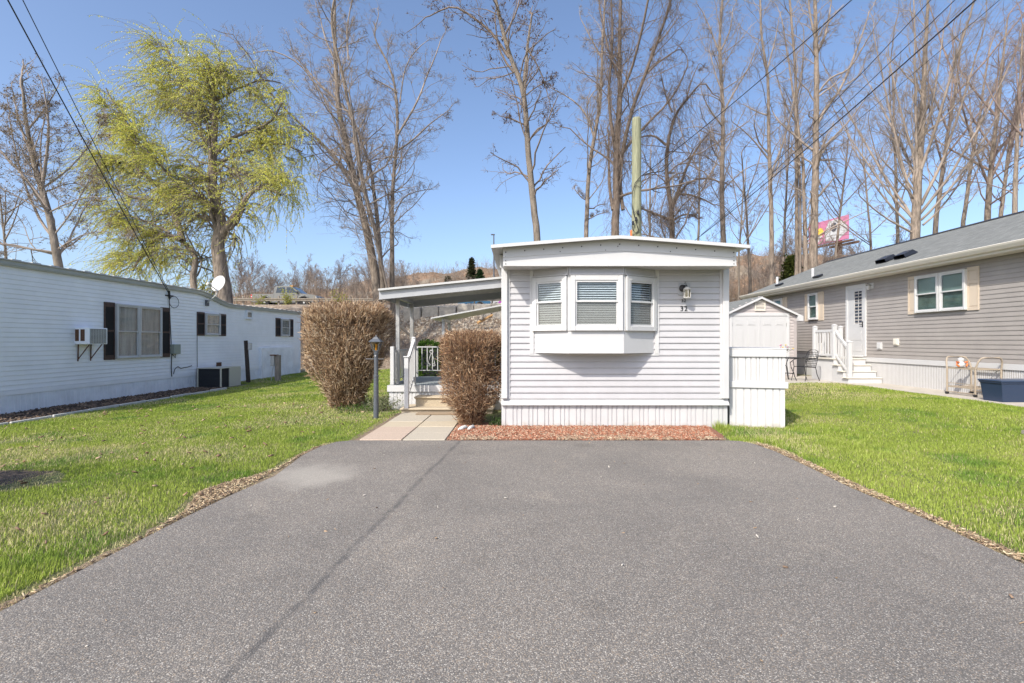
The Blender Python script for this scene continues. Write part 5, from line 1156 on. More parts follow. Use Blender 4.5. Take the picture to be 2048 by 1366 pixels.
    q0 = np.take_along_axis(Q, i0[..., None].repeat(3, -1), 1)*(1-fr)+np.take_along_axis(Q, i0[..., None].repeat(3, -1)+1, 1)*fr
    q0 = q0.reshape(-1, 3); K = len(q0); dirs = norm(np.array([-.45, 0, -.85])+rng.normal(0, .32, (K, 3)))
    c = np.array([(.72, .70, .16), (.64, .66, .15), (.52, .58, .14), (.76, .68, .22)]); 
    leafquads(q0, .085, c, 'foliage', t, dirs=dirs, wd=.28)
willow()
bare_tree('multi stemmed bare tree leaning left beside the porch awning', 30, [
 ([(757, 600), (752, 560), (747, 526), (731, 445), (713, 386), (695, 300), (675, 213), (668, 113), (668, -20)], 21, 5),
 ([(761, 590), (757, 520), (745, 422), (727, 318), (709, 272), (681, 195), (636, 145), (591, 104), (550, 54)], 13, 3.5),
 ([(768, 600), (764, 500), (740, 400), (725, 272), (713, 204), (695, 118), (700, 82), (727, 23), (735, -20)], 12, 3.5),
 ([(713, 388), (682, 322), (650, 295), (623, 268), (568, 218), (536, 154)], 8, 3), ([(780, 600), (768, 520), (757, 440), (745, 380), (740, 310), (742, 285)], 6, 3),
 ([(740, 380), (715, 375), (680, 365), (640, 340), (620, 335)], 5, 2), ([(690, 290), (650, 190), (610, 140), (570, 130)], 5, 2.5), ([(670, 120), (640, 60), (620, 0), (612, -20)], 5, 2.5), ([(697, 120), (690, 50), (700, -10)], 5, 2.5)],
 mt='bark2', mc='branch', dens=1.0, rmin=.0075)
bare_tree('slender bare tree with a forked crown, just right of the multi stemmed tree', 31, [
 ([(786, 590), (786, 540), (786, 477), (784, 409), (790, 340), (795, 272), (797, 218), (793, 180), (781, 136), (754, 86)], 12, 3),
 ([(795, 270), (813, 241), (836, 204), (854, 150), (877, 91)], 6, 2.5), ([(797, 300), (827, 286), (854, 254), (895, 227)], 5, 2), ([(782, 410), (768, 377), (755, 355)], 4, 2), ([(800, 205), (805, 150), (812, 110), (840, 80)], 4, 2), ([(795, 185), (760, 165), (745, 160)], 4, 2), ([(785, 440), (793, 410), (800, 380), (840, 365)], 3.5, 2)],
 mt='bark2', mc='branch', dens=1.0, rmin=.0075)
bare_tree('tall tree with dangling seed pods rising behind the left end of the home roof', 26, [
 ([(1074, 510), (1072, 483), (1065, 409), (1056, 327), (1049, 254), (1047, 191), (1030, 150), (1013, 110), (1004, 73), (990, 20), (980, -40)], 18, 6),
 ([(1047, 195), (1051, 136), (1058, 59), (1066, -20)], 11, 5), ([(1028, 145), (1000, 118), (992, 80), (990, 40)], 6, 3), ([(1018, 115), (981, 59), (936, 23), (905, -5), (880, 5), (855, 20)], 8, 3),
 ([(1050, 250), (1025, 240), (1000, 235)], 4, 2), ([(1053, 190), (1075, 165), (1100, 150)], 4, 2), ([(1056, 100), (1080, 130), (1100, 200)], 4, 2), ([(1004, 80), (1030, 40), (1040, 0), (1045, -30)], 6, 3)],
 mt='bark', mc='branchd', dens=.9, leaves=('pods', 1500, [(.13, .08, .05), (.10, .06, .045)], .11), rmin=.0065)
bare_tree('slim bare tree with a side fork left of the vine covered trunks', 29, [
 ([(1174, 500), (1174, 476), (1179, 354), (1189, 281), (1203, 191), (1207, 91), (1212, 14), (1214, -30)], 12, 3.5),
 ([(1188, 275), (1173, 209), (1151, 186), (1119, 163)], 6, 2.5), ([(1173, 215), (1180, 190), (1195, 180)], 4, 2), ([(1177, 400), (1165, 400), (1150, 385)], 3, 2), ([(1205, 120), (1180, 70), (1165, 40)], 4, 2), ([(1174, 440), (1190, 430), (1205, 425)], 3, 2)],
 mt='bark2', mc='branch2', dens=1.0, rmin=.007)
bare_tree('tall cluster of bare trunks wrapped in vines left of the greenish pole', 27, [
 ([(1232, 500), (1230, 472), (1235, 386), (1232, 295), (1239, 204), (1239, 91), (1242, -30)], 22, 5),
 ([(1240, 330), (1250, 270), (1262, 220), (1287, 150), (1314, 68), (1335, -20)], 10, 4), ([(1243, 310), (1270, 270), (1296, 245), (1341, 204), (1362, 150)], 8, 3), ([(1232, 300), (1222, 250), (1216, 182), (1225, 91), (1220, -20)], 9, 3.5),
 ([(1226, 420), (1222, 370), (1226, 300), (1230, 240)], 9, 4), ([(1246, 420), (1243, 350), (1250, 300)], 9, 5), ([(1240, 195), (1262, 140), (1275, 60), (1280, -20)], 7, 3.5), ([(1239, 160), (1210, 90), (1195, 20), (1190, -30)], 6, 3), ([(1290, 150), (1320, 125), (1350, 110)], 5, 2.5), ([(1300, 100), (1335, 60), (1360, 20)], 5, 2.5)],
 mt='barkd', mc='branchd', dens=.75, vines=900, rmin=.0065)
bare_tree('gnarled tree draped with drooping vines right of the greenish pole', 28, [
 ([(1343, 500), (1343, 476), (1343, 422), (1332, 363), (1331, 290), (1348, 227), (1378, 195)], 17, 4),
 ([(1343, 420), (1360, 365), (1373, 327), (1390, 295), (1415, 268)], 9, 3), ([(1346, 410), (1360, 370), (1387, 354), (1415, 355), (1437, 367)], 8, 3), ([(1340, 440), (1325, 430), (1305, 422), (1285, 413)], 8, 4), ([(1332, 290), (1315, 270), (1295, 262), (1280, 270)], 7, 3), ([(1348, 440), (1368, 425), (1390, 435)], 6, 3), ([(1345, 225), (1330, 200), (1320, 160)], 5, 2.5), ([(1350, 390), (1375, 385), (1400, 395), (1425, 410)], 6, 3), ([(1372, 200), (1380, 160), (1395, 130)], 4, 2)],
 mt='barkd', mc='branchd', dens=1.0, wander=.28, trop=(0, 0, -.01), vines=700, rmin=.0065)
bare_tree('straight tall bare trunk with vines behind the right half of the home roof', 32, [
 ([(1449, 500), (1448, 485), (1443, 363), (1446, 272), (1443, 181), (1437, 91), (1446, -30)], 13, 4),
 ([(1446, 230), (1465, 185), (1491, 150), (1500, 110)], 5, 2), ([(1443, 250), (1409, 218), (1395, 190)], 5, 2), ([(1441, 110), (1425, 60), (1405, 20)], 5, 2), ([(1442, 100), (1465, 60), (1475, 0)], 5, 2), ([(1445, 300), (1420, 270), (1400, 265)], 4, 2), ([(1443, 180), (1430, 140), (1422, 100)], 4, 2)],
 mt='bark2', mc='branch2', dens=.85, vines=400, rmin=.0065)
bare_tree('pale straight bare tree above the shed', 33, [
 ([(1544, 590), (1543, 567), (1541, 408), (1534, 272), (1534, 159), (1518, 68), (1515, -20)], 11, 3.5),
 ([(1538, 320), (1500, 272), (1464, 245)], 5, 2), ([(1543, 345), (1560, 290), (1572, 220), (1570, 170)], 5, 2.5), ([(1534, 230), (1515, 215), (1500, 200)], 4, 2), ([(1532, 150), (1550, 90), (1560, 40)], 5, 2)],
 mt='bark2', mc='branch2', dens=.8, rmin=.0062)
bare_tree('thin pair of tan stems between the shed and the billboard', 35, [
 ([(1593, 560), (1593, 545), (1593, 318), (1591, 136), (1577, -20)], 9, 4), ([(1600, 560), (1601, 450), (1599, 318), (1597, 200), (1590, 100)], 7, 3), ([(1595, 250), (1575, 200), (1570, 120)], 5, 2), ([(1592, 200), (1610, 130), (1612, 50)], 5, 2)],
 mt='bark2', mc='branch2', dens=.8, rmin=.0062)
bare_tree('broad bare tree with long curving limbs in front of the pink billboard', 32, [
 ([(1625, 560), (1625, 531), (1629, 386), (1632, 227), (1634, 113), (1631, -30)], 19, 6),
 ([(1612, 560), (1616, 450), (1619, 318), (1610, 220), (1600, 120), (1590, 20)], 11, 3), ([(1633, 310), (1663, 277), (1700, 236), (1712, 215)], 7, 2.5), ([(1632, 255), (1650, 218), (1682, 182), (1718, 100), (1745, 27)], 8, 3),
 ([(1625, 300), (1595, 254), (1572, 228), (1568, 200)], 7, 2.5), ([(1634, 190), (1655, 150), (1672, 170), (1695, 110)], 5, 2.5), ([(1633, 110), (1660, 60), (1675, 0)], 6, 3), ([(1634, 90), (1612, 40), (1605, -10)], 6, 3), ([(1690, 170), (1725, 150), (1735, 110)], 4, 2)],
 mt='bark2', mc='branch2', dens=.85, rmin=.0062)
fan = [([(1829, 500), (1829, 477), (1834, 409), (1838, 318), (1845, 204), (1850, 91), (1856, -20)], 24, 4)]
for bx0, by0, ex, ey, w_ in ((1830, 440, 1760, 60, 7), (1832, 420, 1795, 30, 8), (1836, 380, 1815, 0, 8), (1838, 350, 1880, -10, 8), (1840, 380, 1920, 20, 8), (1842, 410, 1960, 60, 8), (1838, 430, 1985, 130, 7), (1828, 440, 1735, 170, 6), (1826, 455, 1715, 290, 6), (1824, 465, 1700, 400, 5), (1842, 440, 1960, 250, 6), (1846, 450, 1940, 330, 5), (1840, 300, 1900, 60, 6), (1836, 330, 1785, 110, 6)):
    fan.append(([(bx0, by0), (bx0+(ex-bx0)*.35, by0+(ey-by0)*.25), (bx0+(ex-bx0)*.7, by0+(ey-by0)*.6), (ex, ey)], w_, 2.5))
bare_tree('massive many limbed bare tree fanning out above the grey house roof', 29, fan, mt='bark2', mc='branch2', dens=.85, ang=32, wander=.15, trop=(.01, 0, .07), rmin=.0058)
def fanlimbs(bx0, by0, w, lean, n, hgt, spread, seed):
    r = random.Random(seed); L_ = [([(bx0, by0+60), (bx0, by0), (bx0+lean*.3, by0-hgt*.35), (bx0+lean*.7, by0-hgt*.7), (bx0+lean, by0-hgt)], w, 2.5)]
    for q in range(max(4, n-1)):
        s0 = r.uniform(.12, .75); x = bx0+lean*s0; y = by0-hgt*s0; e = r.uniform(.3, .62)*hgt; dx = r.uniform(-1.5, 1.5)*spread+lean*.3
        L_.append(([(x, y), (x+dx*.4, y-e*.3), (x+dx*.8, y-e*.65), (x+dx, y-e)], w*.4, 2))
    return L_
for px_, py_, w, lean, n, hg, sp_, Y, lab, mm in (
  (1972, 440, 16, 40, 9, 400, 110, 31, 'leaning bare tree over the grey roof, left of the one at the photo edge', 2),
  (2036, 430, 14, 20, 8, 370, 80, 27, 'nearer bare tree at the right photo edge above the grey roof', 2),
  (1868, 460, 12, 60, 7, 400, 90, 35, 'reddish bare tree directly behind the massive fan shaped tree', 2),
  (1925, 450, 10, 55, 7, 350, 90, 37, 'slim bare tree between the massive tree and the leaning tree at right', 2),
  (1795, 480, 8, -10, 6, 330, 60, 36, 'thin bare tree just left of the massive fan shaped tree', 2),
  (1500, 560, 7, -15, 6, 250, 55, 37, 'small bare tree left of the pale straight tree above the shed', 1),
  (1478, 520, 5, 10, 6, 150, 50, 30, 'twiggy low bare tree right beside the home roof corner', 1),
  (1668, 540, 6, 30, 6, 260, 60, 34, 'thin sapling between the billboard tree and the roof vents', 2),
  (1745, 520, 6, -15, 7, 190, 70, 42, 'low bushy bare tree right of the billboard', 2),
  (1565, 560, 6, 15, 6, 300, 45, 38, 'thin bare tree right of the pale straight tree above the shed', 2),
  (1395, 500, 6, 5, 6, 220, 50, 40, 'distant thin bare tree between the gnarled tree and the straight trunk', 1),
  (1300, 500, 6, 0, 5, 180, 50, 41, 'distant thin bare tree just behind the greenish pole', 1),
  (2000, 440, 10, 45, 8, 330, 90, 38, 'reddish bare tree far behind the right end of the grey roof', 2),
  (12, 520, 9, -10, 7, 130, 80, 30, 'dark low bare tree at the far left edge above the left home roof', 1)):
    bare_tree(lab, Y, fanlimbs(px_, py_, w, lean, n, hg, sp_, px_), mt='bark2' if mm == 2 else 'bark', mc=('branch2' if px_ % 2 else 'branchr') if mm == 2 else 'branch', dens=.72, ang=44, wander=.2, trop=(.01, 0, .045), rmin=.0062, twl=.9, levels=4)
# low scrub trees on the far bank (shared meshes, copied)
def scrub_proto(name, h, seed, mc='branch'):
    t = thing(name, (0, 0, 0), 'x', 'tree', 'bare saplings on the far bank'); r0 = .05*h/5
    tk = Tubes(); br = Tubes(); st = np.zeros((3, 3)); d = np.array([[0, 0, 1.], [.25, .1, 1], [-.25, -.1, 1]])
    T0 = grow(st, d, np.array([h, h*.85, h*.8]), 9, .08, (0, 0, .05)); R0 = taper(np.array([r0, r0*.8, r0*.7]), 9, .2); tk.add(T0, R0, 6); tk.build('trunk', 'bark', t)
    p, d, ln, r = kids(T0, R0, 12, .15, 1, 35, 10, np.full(3, h), .36, .5, .012); A1 = grow(p, d, ln, 5, .15, (0, 0, .08)); R1 = taper(r, 5, .5); br.add(A1, R1, 4)
    p, d, l2, r = kids(A1, R1, 7, .1, 1, 38, 12, ln, .55, .7, .010); A2 = grow(p, d, l2, 4, .15, (0, 0, .06)); R2 = taper(r, 4, .6); br.add(A2, R2, 3)
    p, d, l3, r = kids(A2, R2, 4, .1, 1, 40, 12, l2, .6, .8, .008); A3 = grow(p, d, np.maximum(l3, .15), 2, .15, (0, 0, .05)); br.add(A3, taper(r, 2, .6), 3)
    br.build('crown', mc, t); return t
protos = [scrub_proto('sapling', h, 0, mc) for h, mc in ((5.0, 'branch'), (6.2, 'branch2'), (4.2, 'branch'), (5.6, 'branchd'))]
spots = []
r = random.Random(5)
for q in range(46):                                  # left bank behind the truck
    px_ = 470+q*11.5+r.uniform(-5, 5); Y = r.uniform(56, 68); spots.append((px_, Y, r.uniform(.75, 1.15)*(1.0 if px_ < 830 else .62)))
for q in range(34):                                  # hillside at right
    px_ = r.uniform(1440, 2020); Y = r.uniform(42, 75); spots.append((px_, Y, r.uniform(.8, 1.35)))
for q in range(16):
    px_ = r.uniform(1080, 1440); spots.append((px_, r.uniform(60, 75), r.uniform(.7, 1.0)))
for q in range(10):
    px_ = 200+q*28; spots.append((px_, r.uniform(50, 60), r.uniform(.5, .8)))
used = set()
for px_, Y, s_ in spots:
    k = r.randrange(4); o = protos[k] if k not in used else copy_tree(protos[k]); used.add(k)
    x = (px_-CX)/F*Y; o.location = (x, Y, GZ(x, Y)-.1); o.scale = (s_, s_, s_); o.rotation_euler.z = r.uniform(0, 6.28)
    o['label'] = 'thin bare sapling in the thicket on the bank behind the pickup' if px_ < 830 else 'small bare sapling on the brown slope above the porch awning' if px_ < 1080 else 'bare sapling far behind the home roof' if px_ < 1440 else 'bare sapling on the brown slope above the shed and grey roof'
    if px_ < 440: o['label'] = 'bare sapling low behind the willow'
    o['group'] = 'bare saplings on the bank' if px_ < 1080 else 'bare saplings on the right slope'
    if px_ < 440: o['group'] = 'bare saplings behind the willow'
    elif 1080 <= px_ < 1440: o['group'] = 'bare saplings behind the home'
# evergreens
def evergreen(px_, py_, Y, h, w, lab, cols=((.02, .045, .018), (.035, .065, .025))):
    x = (px_-CX)/F*Y; g = GZ(x, Y); t = thing('evergreen_tree', (x, Y, g), lab, 'tree', None)
    MB().fr((x, Y, g), (1, 0, 0), (0, 1, 0)).lathe([(.12, -.2), (.10, h*.4), (.02, h)], k=8).build('trunk', 'barkd', t)
    K = 260; z = rng.uniform(.12, 1, K)**1.1; a_ = rng.uniform(0, 6.28, K); L0 = w*(1.05-z)*rng.uniform(.5, 1.1, K)
    st = np.stack([x+0*z, Y+0*z, g+z*h], 1); d = np.stack([np.cos(a_), np.sin(a_), .15+0*z], 1); A = grow(st, d, L0, 4, .12, (0, 0, -.03))
    tb_ = Tubes(); tb_.add(A, taper(np.full(K, .025), 4), 3); tb_.build('branches', 'barkd', t)
    q = A[rng.integers(0, K, 7000), rng.integers(1, 5, 7000)]+rng.normal(0, .12, (7000, 3)); leafquads(q, .22, cols, 'crown', t)
evergreen(960, 550, 66, 3.6, 1.3, 'small dark evergreen on the ridge above the porch awning'); evergreen(943, 550, 70, 4.2, 1.1, 'thin dark evergreen just left of the other one on the ridge', ((.05, .05, .025), (.03, .045, .02)))
evergreen(896, 555, 66, 2.4, .8, 'tiny dark evergreen bush on the ridge left of the two evergreens', ((.06, .06, .03), (.035, .045, .02)))
evergreen(1583, 560, 36, 4.0, 1.6, 'olive green evergreen low behind the far end of the grey roof', ((.08, .09, .025), (.05, .07, .02)))
# scrub cover on slopes: brush as stuff
def brush(name, n, fx, fy, ln, r0, cols, trop=(0, 0, .05), md=(0, 0, 1), sp=.5):
    x = fx(n); y = fy(n)
    if name == 'hillside_scrub': pass
    z = gz(x, y); st = np.stack([x, y, z-.03], 1); d = np.array(md)+rng.normal(0, sp, (n, 3)); d[:, 2] = np.abs(d[:, 2])
    Pt = grow(st, d, rng.uniform(*ln, n), 4, .25, trop); tb_ = Tubes(); c = np.array(cols)[rng.integers(0, len(cols), n)]*rng.uniform(.7, 1.3, (n, 1))
    tb_.add(Pt, taper(np.full(n, r0)*rng.uniform(.7, 1.4, n), 4, .4), 3, c); return tag(tb_.build(name, 'twig'), kind='stuff')
BC = [(.24, .175, .12), (.34, .25, .17), (.17, .125, .085), (.32, .25, .19)]
brush('embankment_brush', 9000, lambda n: rng.uniform(-26, 8, n), lambda n: rng.uniform(27.5, 35, n), (.3, .9), .008, BC, (0, 0, -.08))
def rx(n): return rng.uniform(-45, 75, n)
brush('hillside_scrub', 19000, rx, lambda n: rng.uniform(52, 84, n), (.6, 2.6), .014, BC+[(.28, .17, .10)])
brush('slope_thicket', 15000, lambda n: rng.uniform(10, 50, n), lambda n: rng.uniform(30, 54, n), (.5, 2.6), .010, BC+[(.26, .17, .10)])
brush('willow_thicket', 5000, lambda n: rng.uniform(-32, -16.5, n), lambda n: rng.uniform(29, 33, n), (.8, 2.6), .009, BC, (0, 0, .0))
# dry bushes by the porch
def drybush(lab, cx, cy, h, prof, nt, tl, rad, cols, stems, dens_dir=.6, seedn=0):
    t = thing('dry_bush', (cx, cy, 0), lab, 'bush')
    hs = np.array([p[0] for p in prof]); rs = np.array([p[1] for p in prof])
    # stems fanning from the base
    tb_ = Tubes(); a_ = rng.uniform(0, 6.28, stems); tt = rng.uniform(.25, 1, stems); rr = np.sqrt(rng.random(stems))
    ex = cx+np.cos(a_)*rr*rs.max()*.95; ey = cy+np.sin(a_)*rr*rs.max()*.85; ez = h*(.55+.42*rng.random(stems))
    rloc = np.interp(ez/h, hs, rs); f = np.minimum(1, rloc*.95/(np.hypot(ex-cx, ey-cy)+1e-6)); ex = cx+(ex-cx)*f; ey = cy+(ey-cy)*f
    st = np.stack([cx+np.cos(a_)*rr*rs[0]*.7, cy+np.sin(a_)*rr*rs[0]*.7, np.full(stems, -.03)], 1); en = np.stack([ex, ey, ez], 1)
    n = 7; k = np.linspace(0, 1, n+1)[None, :, None]; A = st[:, None]*(1-k)+en[:, None]*k; A[:, :, 2] += (np.sin(k[..., 0]*3.14)*-.04*h); A[:, 1:] += np.cumsum(rng.normal(0, .012, (stems, n, 3)), 1)
    c = np.array(cols)[rng.integers(0, len(cols), stems)]*.7; R = taper(np.full(stems, rad*2.0), n, .4); tb_.add(A, R, 4, c); tb_.build('stems', 'twig', t)
    # short twigs through the volume, denser at the clipped surface
    m = nt; z = rng.random(m)**.9*h; a_ = rng.uniform(0, 6.28, m); rr = 1-rng.random(m)**1.8*.75
    lump = 1+.10*np.sin(a_*3+z*2.1+cx)+.07*np.sin(a_*5-z*4.3)
    rl = np.interp(z/h, hs, rs)*rr*lump
    st = np.stack([cx+np.cos(a_)*rl, cy+np.sin(a_)*rl, z], 1); topf = (rng.random(m) < .22); st[topf, 2] = h*(.88+.1*rng.random(topf.sum())); q = np.sqrt(rng.random(topf.sum()))*rs[-2]
    st[topf, 0] = cx+np.cos(a_[topf])*q; st[topf, 1] = cy+np.sin(a_[topf])*q
    out = norm(np.stack([np.cos(a_), np.sin(a_), np.zeros(m)], 1)*(1 if not seedn else 1)*.8+np.array([0, 0, dens_dir])+rng.normal(0, .45, (m, 3))); out[topf] = norm(np.array([0, 0, 1.])+rng.normal(0, .35, (topf.sum(), 3))+.5*(st[topf]-np.array([cx, cy, h]))/max(rs))
    ll = rng.uniform(*tl, m)*(1+.9*(rng.random(m) < .04)); st[topf, 2] -= .10*np.hypot(st[topf, 0]-cx, st[topf, 1]-cy)**2/max(rs)**2+.05*rng.random(topf.sum()); Pt = grow(st, out, ll, 3, .2, (0, 0, .04)); c = np.array(cols)[rng.integers(0, len(cols), m)]*rng.uniform(.7, 1.35, (m, 1))
    tb_ = Tubes(); tb_.add(Pt, taper(np.full(m, rad)*rng.uniform(.7, 1.3, m), 3, .6), 3, c); tb_.build('twigs', 'twig', t); return t
TW = [(.52, .37, .225), (.40, .255, .145), (.25, .155, .09), (.62, .49, .35), (.15, .095, .06)]
drybush('large dry brown bush with upswept twigs behind the lamp post', -3.66, 10.95, 2.2, [(0, .28), (.15, .42), (.4, .74), (.7, .89), (.9, .86), (1, .66)], 24000, (.05, .14), .0052, TW, 420, .6)
drybush('smaller clipped reddish brown bush touching the left corner of the number 32 home', -.80, 8.72, 1.58, [(0, .18), (.14, .24), (.25, .46), (.5, .51), (.85, .51), (1, .40)], 17000, (.035, .10), .0040, [(.42, .26, .145), (.31, .175, .09), (.18, .10, .06), (.54, .39, .25), (.13, .075, .05)], 140, .4)
# green hedge behind the porch, weeds
def leafy(name, lab, cat, lo, hi, n, sz_, cols, core=True):
    t = thing(name, ((lo[0]+hi[0])/2, (lo[1]+hi[1])/2, lo[2]), lab, cat)
    lo = np.array(lo); hi = np.array(hi); q = rng.uniform(lo, hi, (n, 3)); ax_ = rng.integers(0, 3, n); sd = rng.random(n) < .5
    for k in range(3): mk = ax_ == k; q[mk, k] = np.where(sd[mk], lo[k], hi[k])+rng.normal(0, .03, mk.sum())
    q += .03*np.sin(q[:, [1, 2, 0]]*9)
    leafquads(q, sz_, cols, 'foliage', t, wd=.6)
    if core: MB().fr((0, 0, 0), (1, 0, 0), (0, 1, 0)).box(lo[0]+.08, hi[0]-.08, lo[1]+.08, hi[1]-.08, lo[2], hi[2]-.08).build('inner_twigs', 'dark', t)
    return t
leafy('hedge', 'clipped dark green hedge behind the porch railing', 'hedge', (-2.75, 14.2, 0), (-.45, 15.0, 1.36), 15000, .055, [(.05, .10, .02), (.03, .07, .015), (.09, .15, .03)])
for px_, Y, n, lab in ((575, 39.5, 420, 'yellow green shrub at the guard rail below the pickup'), (680, 39.5, 300, 'yellow green shrub at the guard rail just right of the pickup'), (520, 40, 160, 'small yellow green shrub at the guard rail under the pickup tail light')):
    x = (px_-CX)/F*Y; g = GZ(x, Y); t = thing('shrub', (x, Y, g), lab, 'shrub'); tb_ = Tubes(); K = 40
    A = grow(np.tile([[x, Y, g]], (K, 1)), np.array([0, 0, 1.])+rng.normal(0, .5, (K, 3)), rng.uniform(.7, 1.9, K)*(n/900)**.3, 5, .15, (0, 0, .03)); tb_.add(A, taper(np.full(K, .012), 5), 3); tb_.build('stems', 'branch', t)
    q = A[rng.integers(0, K, n), rng.integers(1, 6, n)]+rng.normal(0, .1, (n, 3)); leafquads(q, .13, [(.30, .34, .05), (.38, .38, .08)], 'foliage', t)
def weeds(name, lab, cx, cy, z, rad, h, n, cols, flower=None):
    t = thing(name, (cx, cy, z), lab, 'plant'); K = n//12; a_ = rng.uniform(0, 6.28, K)
    st = np.stack([cx+rng.normal(0, rad*.5, K), cy+rng.normal(0, rad*.4, K), np.full(K, z)], 1); A = grow(st, np.array([0, 0, 1.])+rng.normal(0, .4, (K, 3)), rng.uniform(.4, 1, K)*h, 4, .15, (0, 0, .02))
    tb_ = Tubes(); tb_.add(A, taper(np.full(K, .003), 4), 3); tb_.build('stems', 'branch', t)
    q = A[rng.integers(0, K, n), rng.integers(1, 5, n)]+rng.normal(0, .02, (n, 3)); leafquads(q, .035, cols, 'leaves', t)
weeds('weed', 'leafy green weeds between the large dry bush and the porch corner', -2.75, 10.35, 0, .25, .38, 1500, [(.12, .17, .05), (.20, .24, .10), (.30, .32, .2)])
weeds('weed', 'low green weeds under the large dry bush', -3.2, 10.4, 0, .5, .14, 900, [(.07, .13, .03), (.10, .17, .04)])
weeds('weed', 'small green weeds under the smaller bush beside the skirting', -.35, 8.55, 0, .12, .15, 300, [(.05, .09, .03), (.08, .13, .04)])
# unseen shrub outside the left edge, added to cast shade on the lawn
ls = thing('unseen_dark_shrub', (-6.1, 4.25, -.05), 'unseen dark twiggy shrub beyond the left edge, added to shadow the lawn', 'bush')
K = 500; A = grow(np.tile([[-6.1, 4.25, -.05]], (K, 1))+rng.normal(0, .1, (K, 3)), np.array([0, 0, 1.])+rng.normal(0, .38, (K, 3)), rng.uniform(.5, 1.35, K), 5, .15, (0, 0, .02)); tb_ = Tubes(); tb_.add(A, taper(np.full(K, .01), 5), 3); tb_.build('stems', 'branchd', ls)
q = A[rng.integers(0, K, 6000), rng.integers(2, 6, 6000)]+rng.normal(0, .05, (6000, 3)); leafquads(q, .09, [(.03, .05, .02), (.06, .05, .03)], 'foliage', ls)
# fallen timber & stones on the bank
for q, (a_, b_, m_, w_, lab) in enumerate((((797, 650, 30), (822, 672, 30.5), 'wood', .09, 'pale pole leaning on the bank behind the porch posts'), ((955, 646, 33), (985, 630, 33.6), 'orange', .10, 'orange brown plank lying on the bank under the lower awning'), ((962, 640, 33), (966, 625, 33.2), 'wood', .12, 'short split log standing on the bank beside the orange brown plank'))):
    tag(MB().fr((0, 0, 0), (1, 0, 0), (0, 1, 0)).tube([P(*a_), P(*b_)], [w_, w_*.8], 7).build('timber_piece', m_ if m_ != 'orange' else mat('orange_wood', (.42, .25, .11), .9, var=.3, vscale=8)), lab, 'log')
st2 = MB()
rk = random.Random(9)
tag(MB().fr((0, 0, 0), (1, 0, 0), (0, 1, 0)).tube([(-.93, 8.0, .03), (-.88, 8.06, .05), (-.84, 8.12, .06), (-.80, 8.14, .04)], [.02, .035, .03, .02], 8).build('garden_stone', 'dirtywhite', smooth=True), 'left of two small pale stones at the foot of the smaller bush', 'stone', 'pale stones in the mulch')
tag(MB().fr((0, 0, 0), (1, 0, 0), (0, 1, 0)).tube([(-.78, 8.02, .03), (-.75, 8.09, .05), (-.72, 8.16, .06), (-.70, 8.18, .04)], [.02, .032, .028, .018], 8).build('garden_stone', 'dirtywhite', smooth=True), 'right of two small pale stones at the foot of the smaller bush', 'stone', 'pale stones in the mulch')
# rock scatter on the embankment by the blocks
n = 5000; x = rng.uniform(-9, 2, n); y = rng.uniform(33, 41, n); s_ = rng.uniform(.02, .09, n)
cube = np.array([(-1, -1, -1), (1, -1, -1), (1, 1, -1), (-1, 1, -1), (-1, -1, 1), (1, -1, 1), (1, 1, 1), (-1, 1, 1)], float); fc = np.array([(0, 3, 2, 1), (4, 5, 6, 7), (0, 1, 5, 4), (1, 2, 6, 5), (2, 3, 7, 6), (3, 0, 4, 7)])
Vv = cube[None]*rng.uniform(.6, 1.2, (n, 8, 1))*s_[:, None, None]*rng.uniform(.5, 1.2, (n, 1, 3))+np.stack([x, y, gz(x, y)], 1)[:, None]
tag(npmesh('embankment_gravel', Vv.reshape(-1, 3), (fc[None]+(np.arange(n)*8)[:, None, None]).reshape(-1, 4), 'twig', None, np.repeat(np.array([(.46, .40, .32), (.36, .31, .25), (.52, .46, .38)])[rng.integers(0, 3, n)], 8, axis=0)), kind='stuff')

# ---------------------------------------------------------------- grass, mulch chips
def vnoise(x, y, s, seed):
    r_ = np.random.default_rng(seed); T_ = r_.random((64, 64)); u = x/s+100; v = y/s+100; i = np.floor(u).astype(int); j = np.floor(v).astype(int); fu = sm(u-i); fv = sm(v-j); g = lambda a_, b_: T_[a_ % 64, b_ % 64]
    return (g(i, j)*(1-fu)+g(i+1, j)*fu)*(1-fv)+(g(i, j+1)*(1-fu)+g(i+1, j+1)*fu)*fv
def fbm(x, y, s, seed): return (vnoise(x, y, s, seed)+.5*vnoise(x, y, s/2.1, seed+1)+.25*vnoise(x, y, s/4.3, seed+2))/1.75
dly = np.array([p[1] for p in dl]); dlx = np.array([p[0] for p in dl]); dry = np.array([p[1] for p in dr])[::-1]; drx = np.array([p[0] for p in dr])[::-1]
def edges(y): return np.interp(y, dly, dlx), np.interp(y, dry, drx)
def lawn(x, y):
    ok = np.ones(len(x), bool); el, er = edges(y); e = y < 7.26
    ok &= ~(e & (x > el-.02) & (x < er+.02))
    ok &= ~((y >= 7.1) & (y < 10.6) & (x > -2.33) & (x < 2.9))
    ok &= ~((y >= 7.2) & (y < 8.5) & (x > 2.8) & (x < 3.0+.15*(y-7.2)))
    ok &= ~((y >= 8.36) & (x > -.3) & (x < 3.46)); ok &= ~((y > 8.45) & (y < 9.8) & (x >= 3.4) & (x < 4.35))
    ok &= ~((y > 10.5) & (y < 13.4) & (x > -2.7) & (x < 0)); ok &= ~(x < -9.42+.02*np.sin(y)) | ((y > 18.3) & (x > -10.6) & (y < 27))
    ok &= ~((x > 9.33) & (y < 23)); ok &= ~((x > 7.0) & (y > 15.0+.4*sm((7.8-x)/.8)) & (y < 20.5) & (x < 12)); ok &= ~((x > 7.1) & (x < 9.35) & (y > 5.3) & (y < 7.2+.1*(x-7)))
    ok &= (y < 27.5); return ok
